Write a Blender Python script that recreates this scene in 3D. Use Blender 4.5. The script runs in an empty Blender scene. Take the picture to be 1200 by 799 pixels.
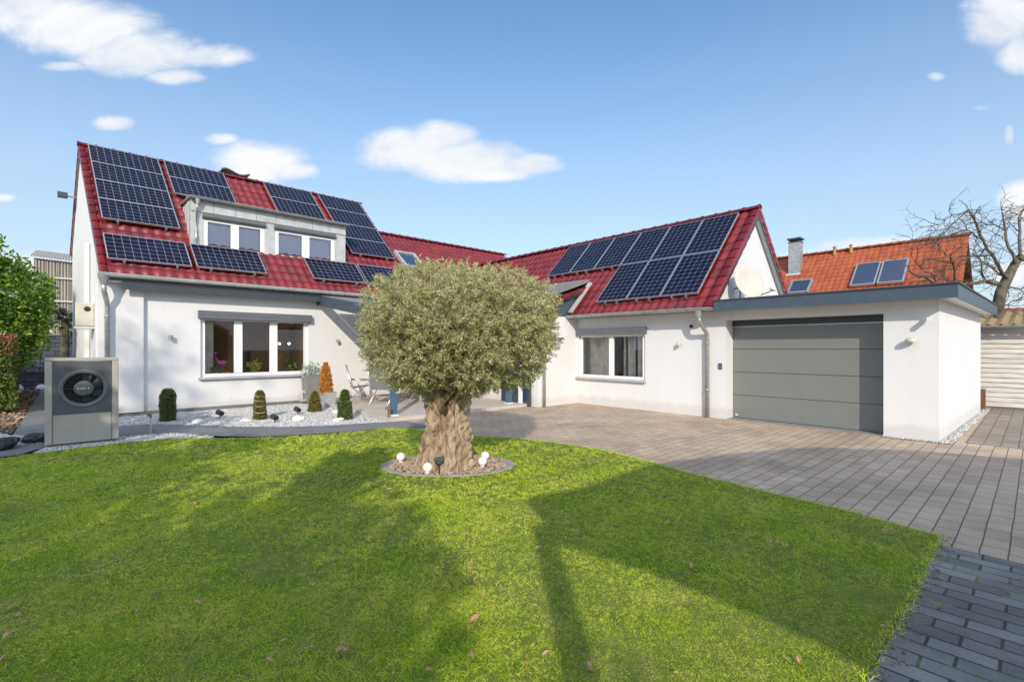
import bpy, math, random
import numpy as np
from mathutils import Vector, Matrix

random.seed(7)
RNG = np.random.default_rng(11)
R = math.radians
S = bpy.context.scene
COL = S.collection

# ------------------------------------------------------------------ camera
YAW = math.atan2(615, 560)                     # world +X runs along the long house, +Y along the garage front
cam_d = bpy.data.cameras.new('camera')
cam_d.sensor_width = 36.0
cam_d.lens = 560 / 1200 * 36
cam_d.shift_y = 8.5 / 1200
cam_d.clip_start = 0.05
cam_d.clip_end = 3000
cam = bpy.data.objects.new('camera', cam_d)
cam.location = (0, 0, 1.6)
cam.rotation_euler = (R(90), 0, YAW - R(90))
COL.objects.link(cam)
S.camera = cam

# ------------------------------------------------------------------ sun, sky, exposure
SUN_AZ_VEC = Vector((1.0, 1.17, 0.0)).normalized()      # direction the light travels
SUN_EL = R(27.0)
SUN_DIR = Vector((SUN_AZ_VEC.x * math.cos(SUN_EL), SUN_AZ_VEC.y * math.cos(SUN_EL), -math.sin(SUN_EL)))
sun_d = bpy.data.lights.new('sun', 'SUN')
sun_d.energy = 2.8
sun_d.angle = R(0.6)
sun_d.color = (1.0, 0.90, 0.76)
sun = bpy.data.objects.new('sun', sun_d)
sun.rotation_euler = SUN_DIR.to_track_quat('-Z', 'Y').to_euler()
sun.location = (-10, -10, 20)
COL.objects.link(sun)

S.view_settings.view_transform = 'Standard'
S.view_settings.look = 'None'
S.view_settings.gamma = 1.0
S.view_settings.exposure = 0.48
S.view_settings.use_curve_mapping = False
S.render.engine = 'CYCLES'
S.cycles.max_bounces = 8
S.cycles.transparent_max_bounces = 12

W = bpy.data.worlds.new('World')
S.world = W
W.use_nodes = True


def build_world():
    nt = W.node_tree
    N, Lk = nt.nodes, nt.links
    N.clear()
    out = N.new('ShaderNodeOutputWorld')
    bg = N.new('ShaderNodeBackground')
    bg.inputs['Strength'].default_value = 0.15
    Lk.new(bg.outputs[0], out.inputs[0])
    sky = N.new('ShaderNodeTexSky')
    sky.sky_type = 'NISHITA'
    sky.sun_disc = False
    sky.sun_elevation = SUN_EL
    to_sun = -SUN_DIR
    sky.sun_rotation = math.atan2(to_sun.x, to_sun.y)
    sky.air_density = 1.0
    sky.dust_density = 0.6
    sky.ozone_density = 2.0
    tc = N.new('ShaderNodeTexCoord')
    d = tc.outputs['Generated']

    def math_(op, a, b=None, c=None, clamp=False):
        n = N.new('ShaderNodeMath'); n.operation = op; n.use_clamp = clamp
        for i, x in enumerate((a, b, c)):
            if x is None: continue
            if isinstance(x, (int, float)): n.inputs[i].default_value = x
            else: Lk.new(x, n.inputs[i])
        return n.outputs[0]

    def dot(vec):
        n = N.new('ShaderNodeVectorMath'); n.operation = 'DOT_PRODUCT'
        Lk.new(d, n.inputs[0]); n.inputs[1].default_value = vec
        return n.outputs['Value']
    # cloud field measured on a plane of sky in the north-east (a fixed world direction)
    fw = dot((math.cos(YAW), math.sin(YAW), 0)); rt = dot((math.sin(YAW), -math.cos(YAW), 0)); up = dot((0, 0, 1))
    fws = math_('MAXIMUM', fw, 0.02)
    u = math_('DIVIDE', rt, fws); w = math_('DIVIDE', up, fws)
    comb = N.new('ShaderNodeCombineXYZ'); Lk.new(u, comb.inputs[0]); Lk.new(w, comb.inputs[1])
    mp = N.new('ShaderNodeMapping'); mp.inputs['Scale'].default_value = (1.0, 1.7, 1.0)
    mp.inputs['Rotation'].default_value = (0, 0, R(-14))
    Lk.new(comb.outputs[0], mp.inputs[0])

    def noise(scale, detail, rough, dist=0.0):
        n = N.new('ShaderNodeTexNoise'); n.inputs['Scale'].default_value = scale
        n.inputs['Detail'].default_value = detail; n.inputs['Roughness'].default_value = rough
        n.inputs['Distortion'].default_value = dist
        Lk.new(mp.outputs[0], n.inputs['Vector'])
        return n.outputs[0]
    n1 = noise(4.6, 10, 0.6, 0.5)
    n2 = noise(17.0, 6, 0.6, 0.2)
    wob = math_('ADD', math_('MULTIPLY', math_('SUBTRACT', n1, 0.5), 2.8), math_('MULTIPLY', math_('SUBTRACT', n2, 0.5), 1.2))
    # ellipses in tangent units: (x, y, half width, half height, strength)
    px = [(15, 5, 95, 38, 1.0), (95, 35, 95, 36, 1.05), (165, 62, 85, 30, 1.05), (240, 66, 65, 17, .9), (205, 90, 42, 12, .9),
          (72, 78, 36, 8, .75), (134, 145, 30, 11, .9), (258, 163, 26, 9, .7), (305, 190, 66, 28, .9), (340, 200, 40, 14, .8),
          (478, 176, 66, 27, 1.1), (545, 188, 80, 27, 1.15), (520, 160, 45, 20, 1.05), (615, 194, 46, 16, 1.05), (575, 203, 70, 12, 1.0),
          (1172, 25, 52, 42, 1.1), (1195, 60, 34, 30, 1.0), (1200, 236, 34, 26, 1.1), (1183, 160, 9, 16, .7), (1097, 90, 16, 8, .6),
          (1150, 127, 22, 6, .5), (1050, 290, 110, 16, .8), (20, 312, 70, 22, .8), (980, 300, 90, 14, .6), (1190, 320, 60, 20, .7),
          (5, 232, 18, 6, .6)]
    field = None
    shade = None
    for (x, y, a, b, s) in px:
        uu, ww, aa, bb = (x - 600) / 560, (408 - y) / 560, a / 560, b / 560
        dx = math_('DIVIDE', math_('SUBTRACT', u, uu), aa)
        dy = math_('DIVIDE', math_('SUBTRACT', w, ww), bb)
        e = math_('SUBTRACT', s, math_('ADD', math_('MULTIPLY', dx, dx), math_('MULTIPLY', dy, dy)))
        field = e if field is None else math_('MAXIMUM', field, e)
    fld = math_('ADD', math_('MAXIMUM', field, -1.5), math_('MULTIPLY', wob, 0.62))
    mr = N.new('ShaderNodeMapRange'); mr.interpolation_type = 'SMOOTHSTEP'
    mr.inputs['From Min'].default_value = -0.15; mr.inputs['From Max'].default_value = .95
    Lk.new(fld, mr.inputs['Value'])
    front = math_('GREATER_THAN', fw, 0.05)
    dens = math_('MULTIPLY', mr.outputs[0], front)
    # pale band of thin haze cloud low over the horizon
    hz = N.new('ShaderNodeMapRange'); hz.interpolation_type = 'SMOOTHSTEP'
    hz.inputs['From Min'].default_value = 0.62; hz.inputs['From Max'].default_value = -0.02
    hz.inputs['To Max'].default_value = 0.78
    Lk.new(up, hz.inputs['Value'])
    # broken bluish cloud added behind and overhead, out of view, as fill light
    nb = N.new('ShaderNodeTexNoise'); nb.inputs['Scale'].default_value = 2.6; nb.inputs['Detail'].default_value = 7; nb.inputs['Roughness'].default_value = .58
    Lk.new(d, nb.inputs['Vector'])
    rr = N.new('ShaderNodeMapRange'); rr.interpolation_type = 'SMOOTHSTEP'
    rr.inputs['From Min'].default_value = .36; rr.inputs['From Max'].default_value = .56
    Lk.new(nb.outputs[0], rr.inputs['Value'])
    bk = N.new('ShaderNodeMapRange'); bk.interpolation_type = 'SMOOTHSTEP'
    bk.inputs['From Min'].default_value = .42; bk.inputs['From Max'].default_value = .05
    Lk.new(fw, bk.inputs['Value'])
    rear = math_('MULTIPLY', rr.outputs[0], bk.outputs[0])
    tint = N.new('ShaderNodeMix'); tint.data_type = 'RGBA'; tint.blend_type = 'MULTIPLY'
    tint.inputs[0].default_value = 1.0
    Lk.new(sky.outputs[0], tint.inputs[6]); tint.inputs[7].default_value = (0.84, 1.02, 1.08, 1)
    m0 = N.new('ShaderNodeMix'); m0.data_type = 'RGBA'
    Lk.new(hz.outputs[0], m0.inputs[0]); Lk.new(tint.outputs[2], m0.inputs[6]); m0.inputs[7].default_value = (2.95, 3.30, 3.60, 1)
    cc = N.new('ShaderNodeMix'); cc.data_type = 'RGBA'
    Lk.new(math_('MULTIPLY_ADD', n1, 2.6, -.75, clamp=True), cc.inputs[0])
    cc.inputs[6].default_value = (3.55, 3.8, 4.2, 1); cc.inputs[7].default_value = (5.0, 5.0, 5.0, 1)
    m1 = N.new('ShaderNodeMix'); m1.data_type = 'RGBA'
    Lk.new(math_('MULTIPLY', dens, 0.97), m1.inputs[0]); Lk.new(m0.outputs[2], m1.inputs[6]); Lk.new(cc.outputs[2], m1.inputs[7])
    m2 = N.new('ShaderNodeMix'); m2.data_type = 'RGBA'
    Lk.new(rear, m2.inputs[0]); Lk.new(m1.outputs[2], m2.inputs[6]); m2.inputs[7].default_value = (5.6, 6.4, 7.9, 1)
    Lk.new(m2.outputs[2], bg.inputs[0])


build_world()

# ------------------------------------------------------------------ materials
MATS = {}


def nodes(name):
    m = bpy.data.materials.new(name)
    m.use_nodes = True
    nt = m.node_tree
    p = nt.nodes['Principled BSDF']
    return m, nt, p


def ramp(nt, fac, stops):
    r = nt.nodes.new('ShaderNodeValToRGB')
    el = r.color_ramp.elements
    while len(el) > 2: el.remove(el[-1])
    for i, (pos, c) in enumerate(stops):
        e = el[i] if i < 2 else el.new(pos)
        e.position = pos; e.color = (*c, 1)
    nt.links.new(fac, r.inputs[0])
    return r.outputs[0]


def tex_noise(nt, scale, detail=4, rough=.55, vec=None, stretch=None, dist=0):
    n = nt.nodes.new('ShaderNodeTexNoise')
    n.inputs['Scale'].default_value = scale; n.inputs['Detail'].default_value = detail
    n.inputs['Roughness'].default_value = rough; n.inputs['Distortion'].default_value = dist
    if vec is None:
        g = nt.nodes.new('ShaderNodeNewGeometry'); vec = g.outputs['Position']
    if stretch:
        mp = nt.nodes.new('ShaderNodeMapping'); mp.inputs['Scale'].default_value = stretch
        nt.links.new(vec, mp.inputs[0]); vec = mp.outputs[0]
    nt.links.new(vec, n.inputs['Vector'])
    return n.outputs[0]


def bump(nt, p, h, strength, dist=.01):
    b = nt.nodes.new('ShaderNodeBump'); b.inputs['Strength'].default_value = strength; b.inputs['Distance'].default_value = dist
    nt.links.new(h, b.inputs['Height']); nt.links.new(b.outputs[0], p.inputs['Normal'])
    return b


def mixc(nt, f, a, b, mode='MIX'):
    n = nt.nodes.new('ShaderNodeMix'); n.data_type = 'RGBA'; n.blend_type = mode
    for i, x in ((0, f), (6, a), (7, b)):
        if isinstance(x, (int, float)): n.inputs[i].default_value = x
        elif isinstance(x, tuple): n.inputs[i].default_value = (*x, 1)
        else: nt.links.new(x, n.inputs[i])
    return n.outputs[2]


def simple(name, c, rough=.5, metal=0, var=.12, vscale=6, bscale=0, bstr=.2, bdist=.004, coat=0, spec=.5):
    """one colour with soft uneven wear and optional fine relief"""
    m, nt, p = nodes(name)
    a = tuple(max(0, x * (1 - var)) for x in c); b = tuple(min(1, x * (1 + var)) for x in c)
    col = ramp(nt, tex_noise(nt, vscale, 6), [(.3, a), (.7, b)])
    nt.links.new(col, p.inputs['Base Color'])
    p.inputs['Roughness'].default_value = rough; p.inputs['Metallic'].default_value = metal
    p.inputs['Specular IOR Level'].default_value = spec
    if coat:
        p.inputs['Coat Weight'].default_value = coat; p.inputs['Coat Roughness'].default_value = .08
    if bscale: bump(nt, p, tex_noise(nt, bscale, 4), bstr, bdist)
    MATS[name] = m
    return m


def island(name, stops, rough=.5, coat=0, nscale=0, namp=.5, transl=0, bscale=0, spec=.5):
    """colour picked per loose piece of the mesh (leaf, blade, tile, stone)"""
    m, nt, p = nodes(name)
    g = nt.nodes.new('ShaderNodeNewGeometry')
    f = g.outputs['Random Per Island']
    if nscale:
        n = tex_noise(nt, nscale, 5, .6)
        q = nt.nodes.new('ShaderNodeMapRange'); q.inputs['From Min'].default_value = .28; q.inputs['From Max'].default_value = .72
        q.inputs['To Max'].default_value = namp
        nt.links.new(n, q.inputs['Value'])
        ad = nt.nodes.new('ShaderNodeMath'); ad.operation = 'MULTIPLY_ADD'
        nt.links.new(f, ad.inputs[0]); ad.inputs[1].default_value = 1 - namp
        nt.links.new(q.outputs[0], ad.inputs[2]); f = ad.outputs[0]
    col = ramp(nt, f, stops)
    nt.links.new(col, p.inputs['Base Color'])
    p.inputs['Roughness'].default_value = rough
    p.inputs['Specular IOR Level'].default_value = spec
    if coat:
        p.inputs['Coat Weight'].default_value = coat; p.inputs['Coat Roughness'].default_value = .12
    if bscale: bump(nt, p, tex_noise(nt, bscale, 3), .3, .003)
    if transl:
        t = nt.nodes.new('ShaderNodeBsdfTranslucent'); nt.links.new(col, t.inputs[0])
        mx = nt.nodes.new('ShaderNodeMixShader'); mx.inputs[0].default_value = transl
        o = nt.nodes['Material Output']
        nt.links.new(p.outputs[0], mx.inputs[1]); nt.links.new(t.outputs[0], mx.inputs[2]); nt.links.new(mx.outputs[0], o.inputs[0])
    MATS[name] = m
    return m


def glass(name, tint=(.9, .93, .95), refl=.9, rough=.01):
    m, nt, p = nodes(name)
    o = nt.nodes['Material Output']
    tr = nt.nodes.new('ShaderNodeBsdfTransparent'); tr.inputs[0].default_value = (*tint, 1)
    gl = nt.nodes.new('ShaderNodeBsdfGlossy'); gl.inputs['Roughness'].default_value = rough; gl.inputs[0].default_value = (refl, refl, refl, 1)
    fr = nt.nodes.new('ShaderNodeFresnel'); fr.inputs[0].default_value = 1.38
    mx = nt.nodes.new('ShaderNodeMixShader')
    nt.links.new(fr.outputs[0], mx.inputs[0]); nt.links.new(tr.outputs[0], mx.inputs[1]); nt.links.new(gl.outputs[0], mx.inputs[2])
    nt.links.new(mx.outputs[0], o.inputs[0])
    MATS[name] = m
    return m


def brickmat(name, ca, cb, mortar, bw, bh, rot=0, msize=.006, rough=.8, axis='xy', offset=.5, bstr=.6, moss=None, squash=1, freq=2, stain=.25, origin=(0, 0), jitter=0.0):
    m, nt, p = nodes(name)
    g = nt.nodes.new('ShaderNodeNewGeometry'); v = g.outputs['Position']
    if axis == 'xz':
        sp = nt.nodes.new('ShaderNodeSeparateXYZ'); cb_ = nt.nodes.new('ShaderNodeCombineXYZ')
        nt.links.new(v, sp.inputs[0]); nt.links.new(sp.outputs[0], cb_.inputs[0]); nt.links.new(sp.outputs[2], cb_.inputs[1]); v = cb_.outputs[0]
    mp = nt.nodes.new('ShaderNodeMapping'); mp.inputs['Rotation'].default_value = (0, 0, rot)
    mp.inputs['Location'].default_value = (origin[0], origin[1], 0)
    nt.links.new(v, mp.inputs[0]); v = mp.outputs[0]
    if jitter:
        nz = nt.nodes.new('ShaderNodeTexNoise'); nz.inputs['Scale'].default_value = 3.0; nz.inputs['Detail'].default_value = 2
        nt.links.new(v, nz.inputs['Vector'])
        sb = nt.nodes.new('ShaderNodeVectorMath'); sb.operation = 'SUBTRACT'; sb.inputs[1].default_value = (.5, .5, .5)
        nt.links.new(nz.outputs['Color'], sb.inputs[0])
        sc = nt.nodes.new('ShaderNodeVectorMath'); sc.operation = 'SCALE'; sc.inputs['Scale'].default_value = jitter
        nt.links.new(sb.outputs[0], sc.inputs[0])
        ad = nt.nodes.new('ShaderNodeVectorMath'); ad.operation = 'ADD'
        nt.links.new(v, ad.inputs[0]); nt.links.new(sc.outputs[0], ad.inputs[1]); v = ad.outputs[0]
    b = nt.nodes.new('ShaderNodeTexBrick')
    b.offset = offset; b.squash = squash; b.squash_frequency = freq
    nt.links.new(v, b.inputs['Vector'])
    b.inputs['Color1'].default_value = (*ca, 1); b.inputs['Color2'].default_value = (*cb, 1); b.inputs['Mortar'].default_value = (*mortar, 1)
    b.inputs['Scale'].default_value = 1.0; b.inputs['Mortar Size'].default_value = msize; b.inputs['Mortar Smooth'].default_value = .3
    b.inputs['Brick Width'].default_value = bw; b.inputs['Row Height'].default_value = bh
    col = b.outputs['Color']
    n1 = tex_noise(nt, 1.1, 6, .6)
    n2 = tex_noise(nt, 60, 3, .6)
    st = ramp(nt, n1, [(.25, (1 - stain,) * 3), (.75, (1 + stain * .6,) * 3)])
    col = mixc(nt, 1.0, col, st, 'MULTIPLY')
    st2 = ramp(nt, n2, [(.3, (.82,) * 3), (.7, (1.12,) * 3)])
    col = mixc(nt, 1.0, col, st2, 'MULTIPLY')
    if moss:
        n3 = tex_noise(nt, 2.6, 5, .65)
        k = nt.nodes.new('ShaderNodeMath'); k.operation = 'MULTIPLY'
        kr = nt.nodes.new('ShaderNodeMapRange'); kr.inputs['From Min'].default_value = moss[1]; kr.inputs['From Max'].default_value = moss[1] + .1
        nt.links.new(n3, kr.inputs[0])
        nt.links.new(kr.outputs[0], k.inputs[0]); nt.links.new(b.outputs['Fac'], k.inputs[1])
        col = mixc(nt, k.outputs[0], col, moss[0])
    nt.links.new(col, p.inputs['Base Color'])
    p.inputs['Roughness'].default_value = rough
    inv = nt.nodes.new('ShaderNodeMath'); inv.operation = 'MULTIPLY_ADD'
    nt.links.new(b.outputs['Fac'], inv.inputs[0]); inv.inputs[1].default_value = -1.0
    nt.links.new(tex_noise(nt, 45, 4, .6), inv.inputs[2])
    bump(nt, p, inv.outputs[0], bstr, .006)
    MATS[name] = m
    return m


def make_materials():
    # render plaster
    m, nt, p = nodes('plaster')
    big = ramp(nt, tex_noise(nt, .9, 6, .6, stretch=(1, 1, .55)), [(.25, (.665, .66, .655)), (.7, (.715, .71, .705))])
    g = nt.nodes.new('ShaderNodeNewGeometry'); sp = nt.nodes.new('ShaderNodeSeparateXYZ'); nt.links.new(g.outputs['Position'], sp.inputs[0])
    sm = nt.nodes.new('ShaderNodeMath'); sm.operation = 'MULTIPLY_ADD'; nt.links.new(tex_noise(nt, 5, 7, .7), sm.inputs[0]); sm.inputs[1].default_value = -.36; nt.links.new(sp.outputs[2], sm.inputs[2])
    sr = ramp(nt, sm.outputs[0], [(0.0, (.87, .855, .835)), (.10, (1, 1, 1))])          # rain splash along the foot of the wall
    stv = ramp(nt, tex_noise(nt, 2.2, 6, .6, stretch=(1.6, 1.6, .12)), [(.30, (.972, .968, .96)), (.5, (1, 1, 1))])   # faint run-down streaks
    big = mixc(nt, 1.0, mixc(nt, 1.0, big, sr, 'MULTIPLY'), stv, 'MULTIPLY')
    nt.links.new(big, p.inputs['Base Color']); p.inputs['Roughness'].default_value = .9; p.inputs['Specular IOR Level'].default_value = .2
    bump(nt, p, tex_noise(nt, 120, 3, .6), .25, .003)
    MATS['plaster'] = m
    island('roof_red', [(0, (.085, .012, .016)), (.3, (.15, .012, .017)), (.7, (.225, .016, .019)), (1, (.17, .014, .026))], rough=.42, coat=.18, nscale=2.2, namp=.45, bscale=14)
    island('roof_orange', [(0, (.27, .062, .025)), (.4, (.345, .08, .032)), (.8, (.40, .098, .038)), (1, (.30, .075, .032))], rough=.8, nscale=.5, namp=.35)
    island('roof_far', [(0, (.16, .045, .03)), (1, (.22, .06, .04))], rough=.6)
    simple('soffit_grey', (.20, .21, .22), .7)
    simple('anthracite', (.045, .053, .065), .5, var=.08)
    simple('blue_grey', (.055, .078, .105), .45, var=.1)
    simple('post_blue', (.06, .12, .18), .45, var=.12)
    simple('zinc', (.40, .41, .40), .42, metal=.55, var=.2, vscale=9)
    simple('zinc_pale', (.50, .51, .49), .55, metal=.25, var=.14, vscale=5)
    simple('pvc_white', (.80, .80, .78), .35, var=.03)
    simple('shutter_grey', (.12, .13, .145), .45, var=.1)
    simple('sill_grey', (.42, .42, .42), .5)
    simple('plinth_grey', (.16, .16, .15), .85, bscale=60)
    simple('dark_void', (.012, .012, .013), .8)
    simple('black_plastic', (.02, .02, .022), .4)
    simple('white_plastic', (.75, .73, .68), .4, var=.05)
    simple('cream_plastic', (.55, .52, .43), .5, var=.1)
    simple('dish_cream', (.56, .51, .43), .5, var=.04)
    simple('cap_metal', (.16, .13, .11), .5, metal=.4)
    simple('alu', (.62, .62, .62), .35, metal=.8, var=.06)
    simple('steel', (.42, .43, .43), .4, metal=.8)
    simple('pump_beige', (.40, .365, .32), .5, var=.05)
    simple('pump_grey', (.085, .092, .102), .45, var=.08)
    simple('fan_hub', (.12, .125, .13), .4)
    simple('garage_grey', (.185, .195, .182), .42, var=.03, vscale=3)
    m, nt, p = nodes('bulb_glow')
    p.inputs['Base Color'].default_value = (1, .8, .5, 1); p.inputs['Emission Color'].default_value = (1, .75, .42, 1); p.inputs['Emission Strength'].default_value = 2.2
    MATS['bulb_glow'] = m
    simple('room_wall', (.33, .25, .19), .9)
    simple('room_pale', (.62, .58, .52), .9)
    simple('wood_dark', (.10, .055, .03), .6)
    simple('curtain', (.66, .61, .52), .9, var=.25, vscale=5)
    simple('flower_pink', (.62, .12, .38), .6)
    simple('vent_ochre', (.38, .22, .06), .7)
    simple('flower_yellow', (.62, .60, .06), .6)
    simple('flower_white', (.75, .73, .70), .6)
    simple('pot_orange', (.45, .16, .05), .6)
    simple('leaf_bright', (.14, .24, .05), .6)
    simple('planter_grey', (.21, .21, .20), .7, bscale=40)
    simple('planter_light', (.36, .37, .36), .6)
    simple('hose_black', (.03, .03, .03), .5)
    simple('textile_grey', (.17, .17, .165), .85, bscale=200)
    simple('table_top', (.30, .28, .26), .5)
    simple('white_paint', (.72, .70, .66), .45)
    simple('rust', (.20, .09, .04), .8, var=.4, vscale=40)
    simple('globe_white', (.86, .84, .80), .35, var=.04)
    simple('rock_black', (.02, .022, .026), .32, var=.5, vscale=12, bscale=18, bstr=.9, bdist=.03)
    simple('wood_timber', (.16, .09, .045), .8, var=.3)
    simple('soil', (.10, .075, .05), .95, var=.4, vscale=8, bscale=30, bstr=.8, bdist=.02)
    simple('terrace_slab', (.50, .44, .38), .8, var=.1, vscale=3, bscale=50)
    simple('edge_stone', (.34, .31, .29), .85, var=.2)
    simple('slab_edge', (.24, .23, .22), .85, var=.2)
    simple('brown_gable', (.13, .075, .04), .8, var=.4, vscale=14)
    # dry stone of fallen leaves, pebbles, bark mulch, foliage
    island('pebble_white', [(0, (.20, .20, .20)), (.3, (.40, .39, .38)), (.7, (.58, .57, .55)), (1, (.72, .71, .68))], rough=.7)
    island('pebble_tan', [(0, (.22, .15, .10)), (.4, (.40, .30, .21)), (.8, (.55, .45, .35)), (1, (.36, .2, .14))], rough=.85)
    island('mulch', [(0, (.13, .085, .055)), (.5, (.27, .18, .12)), (1, (.40, .30, .21))], rough=.9)
    island('fallen_leaf', [(0, (.20, .075, .03)), (.5, (.36, .17, .07)), (1, (.48, .33, .18))], rough=.75)
    island('grass_blade', [(0, (.15, .29, .014)), (.22, (.28, .47, .024)), (.48, (.50, .66, .045)), (.70, (.72, .72, .11)), (.86, (.82, .68, .22)), (1, (.80, .60, .36))],
           rough=.6, nscale=1.7, namp=.36, transl=.3, spec=.2)
    island('olive_leaf', [(0, (.17, .20, .07)), (.25, (.33, .35, .14)), (.55, (.52, .51, .24)), (.85, (.68, .63, .36)), (1, (.76, .73, .55))],
           rough=.5, nscale=5.5, namp=.5, transl=.36, spec=.3)
    island('box_leaf', [(0, (.04, .07, .010)), (.5, (.085, .13, .018)), (1, (.17, .19, .04))], rough=.5, transl=.15, nscale=5, namp=.25)
    island('box_leaf_dry', [(0, (.09, .085, .016)), (.5, (.16, .145, .026)), (1, (.27, .20, .04))], rough=.6, transl=.15, nscale=5, namp=.25)
    island('laurel_leaf', [(0, (.045, .11, .012)), (.45, (.12, .24, .02)), (.8, (.24, .36, .035)), (1, (.38, .46, .08))], rough=.35, transl=.2, nscale=1.6, namp=.3)
    island('hedge_leaf', [(0, (.045, .085, .012)), (.5, (.10, .15, .025)), (1, (.19, .21, .05))], rough=.5, transl=.2, nscale=1.5, namp=.3)
    island('hedge_red_leaf', [(0, (.10, .10, .03)), (.4, (.22, .12, .05)), (.8, (.36, .13, .08)), (1, (.42, .22, .14))], rough=.5, transl=.2)
    island('autumn_leaf', [(0, (.42, .13, .014)), (.5, (.62, .24, .025)), (1, (.76, .38, .06))], rough=.55, transl=.25)
    island('pale_leaf', [(0, (.30, .36, .28)), (.5, (.45, .52, .42)), (1, (.60, .66, .56))], rough=.6)
    island('palm_leaf', [(0, (.012, .025, .010)), (.6, (.03, .055, .018)), (1, (.09, .10, .035))], rough=.45)
    island('yard_leaf', [(0, (.03, .05, .012)), (1, (.09, .12, .03))], rough=.6)
    # olive bark
    m, nt, p = nodes('olive_bark')
    n = tex_noise(nt, 7, 8, .65, stretch=(1, 1, .28), dist=1.2)
    col = ramp(nt, n, [(.30, (.12, .08, .05)), (.40, (.34, .24, .15)), (.55, (.56, .44, .305)), (.72, (.66, .57, .45))])
    nt.links.new(col, p.inputs['Base Color']); p.inputs['Roughness'].default_value = .95; p.inputs['Specular IOR Level'].default_value = .15
    n2 = tex_noise(nt, 22, 8, .7, stretch=(1, 1, .35), dist=.8)
    bump(nt, p, n2, 1.0, .06)
    MATS['olive_bark'] = m
    m, nt, p = nodes('bare_bark')
    col = ramp(nt, tex_noise(nt, 5, 6, .6), [(.35, (.06, .05, .042)), (.55, (.13, .11, .08)), (.75, (.19, .17, .07))])
    nt.links.new(col, p.inputs['Base Color']); p.inputs['Roughness'].default_value = .95
    MATS['bare_bark'] = m
    # paving
    brickmat('paver_drive', (.43, .325, .235), (.53, .41, .30), (.11, .085, .065), .26, .158, rot=0, msize=.0055, rough=.8, bstr=.55, offset=.37, stain=.3, origin=(0, .012), jitter=.012)
    brickmat('paver_path', (.13, .125, .118), (.25, .238, .225), (.035, .034, .024), .28, .130, rot=R(90), msize=.008, rough=.62, bstr=.9, moss=((.17, .22, .03), .52), offset=.45, stain=.75, jitter=.016)
    brickmat('paver_side', (.24, .20, .165), (.32, .27, .22), (.11, .10, .06), .2, .2, msize=.008, rough=.85, bstr=.5, moss=((.16, .17, .05), .5), stain=.3)
    brickmat('slab_path', (.155, .16, .165), (.20, .20, .20), (.05, .05, .05), 1.1, .95, msize=.007, rough=.75, bstr=.4, offset=0, stain=.2)
    brickmat('block_wall', (.055, .065, .09), (.085, .095, .125), (.02, .022, .03), .42, .165, msize=.014, rough=.8, axis='xz', bstr=.9, stain=.35, jitter=.015)
    # solar glass: cells drawn with the sheet's own grid coordinates
    for nm, line in (('solar_cells', .027), ('solar_cells_fine', .018)):
        m, nt, p = nodes(nm)
        uv = nt.nodes.new('ShaderNodeUVMap'); uv.uv_map = 'grid'
        sp = nt.nodes.new('ShaderNodeSeparateXYZ'); nt.links.new(uv.outputs[0], sp.inputs[0])

        def M(op, a, b=None, c=None):
            q = nt.nodes.new('ShaderNodeMath'); q.operation = op
            for i, x in enumerate((a, b, c)):
                if x is None: continue
                if isinstance(x, (int, float)): q.inputs[i].default_value = x
                else: nt.links.new(x, q.inputs[i])
            return q.outputs[0]
        ds = []
        for o in (0, 1):
            fr = M('FRACT', sp.outputs[o])
            ds.append(M('SUBTRACT', .5, M('ABSOLUTE', M('SUBTRACT', fr, .5))))       # 0 at a cell edge
        edge = M('MINIMUM', ds[0], ds[1])
        l1 = M('LESS_THAN', edge, line)
        l2 = M('LESS_THAN', M('ADD', ds[0], ds[1]), .12)
        ln = M('MAXIMUM', l1, l2)
        wn = nt.nodes.new('ShaderNodeTexWhiteNoise'); wn.noise_dimensions = '2D'
        fl = nt.nodes.new('ShaderNodeVectorMath'); fl.operation = 'FLOOR'
        nt.links.new(uv.outputs[0], fl.inputs[0]); nt.links.new(fl.outputs[0], wn.inputs['Vector'])
        cell = ramp(nt, wn.outputs[0], [(0, (.004, .0055, .016)), (1, (.008, .011, .030))])
        col = mixc(nt, ln, cell, (.185, .20, .24))
        nt.links.new(col, p.inputs['Base Color'])
        p.inputs['Roughness'].default_value = .22; p.inputs['Specular IOR Level'].default_value = .14
        MATS[nm] = m
    # thermal collector
    m, nt, p = nodes('collector_glass')
    p.inputs['Base Color'].default_value = (.03, .05, .09, 1); p.inputs['Roughness'].default_value = .06
    p.inputs['Coat Weight'].default_value = 1
    MATS['collector_glass'] = m
    glass('window_glass', (.975, .98, .98)); glass('blind_glass', (.97, .975, .985), 1.0)
    simple('blind_grey', (.52, .53, .62), .6, var=.04)
    simple('awning_sheet', (.24, .24, .25), .6, var=.1)
    # lawn earth under the blades
    m, nt, p = nodes('lawn_earth')
    col = ramp(nt, tex_noise(nt, 7, 9, .75), [(.3, (.095, .135, .024)), (.5, (.155, .20, .036)), (.72, (.28, .24, .085))])
    nt.links.new(col, p.inputs['Base Color']); p.inputs['Roughness'].default_value = 1; p.inputs['Specular IOR Level'].default_value = .1
    bump(nt, p, tex_noise(nt, 80, 3), .8, .02)
    MATS['lawn_earth'] = m
    simple('earth', (.14, .13, .08), 1, var=.4, vscale=2)
    # corrugated barn wall, clapboards
    m, nt, p = nodes('barn_boards')
    wv = nt.nodes.new('ShaderNodeTexWave'); wv.bands_direction = 'X'; wv.inputs['Scale'].default_value = 3.4; wv.inputs['Distortion'].default_value = .5
    g = nt.nodes.new('ShaderNodeNewGeometry'); nt.links.new(g.outputs['Position'], wv.inputs['Vector'])
    col = ramp(nt, wv.outputs[0], [(.1, (.17, .15, .125)), (.6, (.44, .40, .35))])
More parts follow.
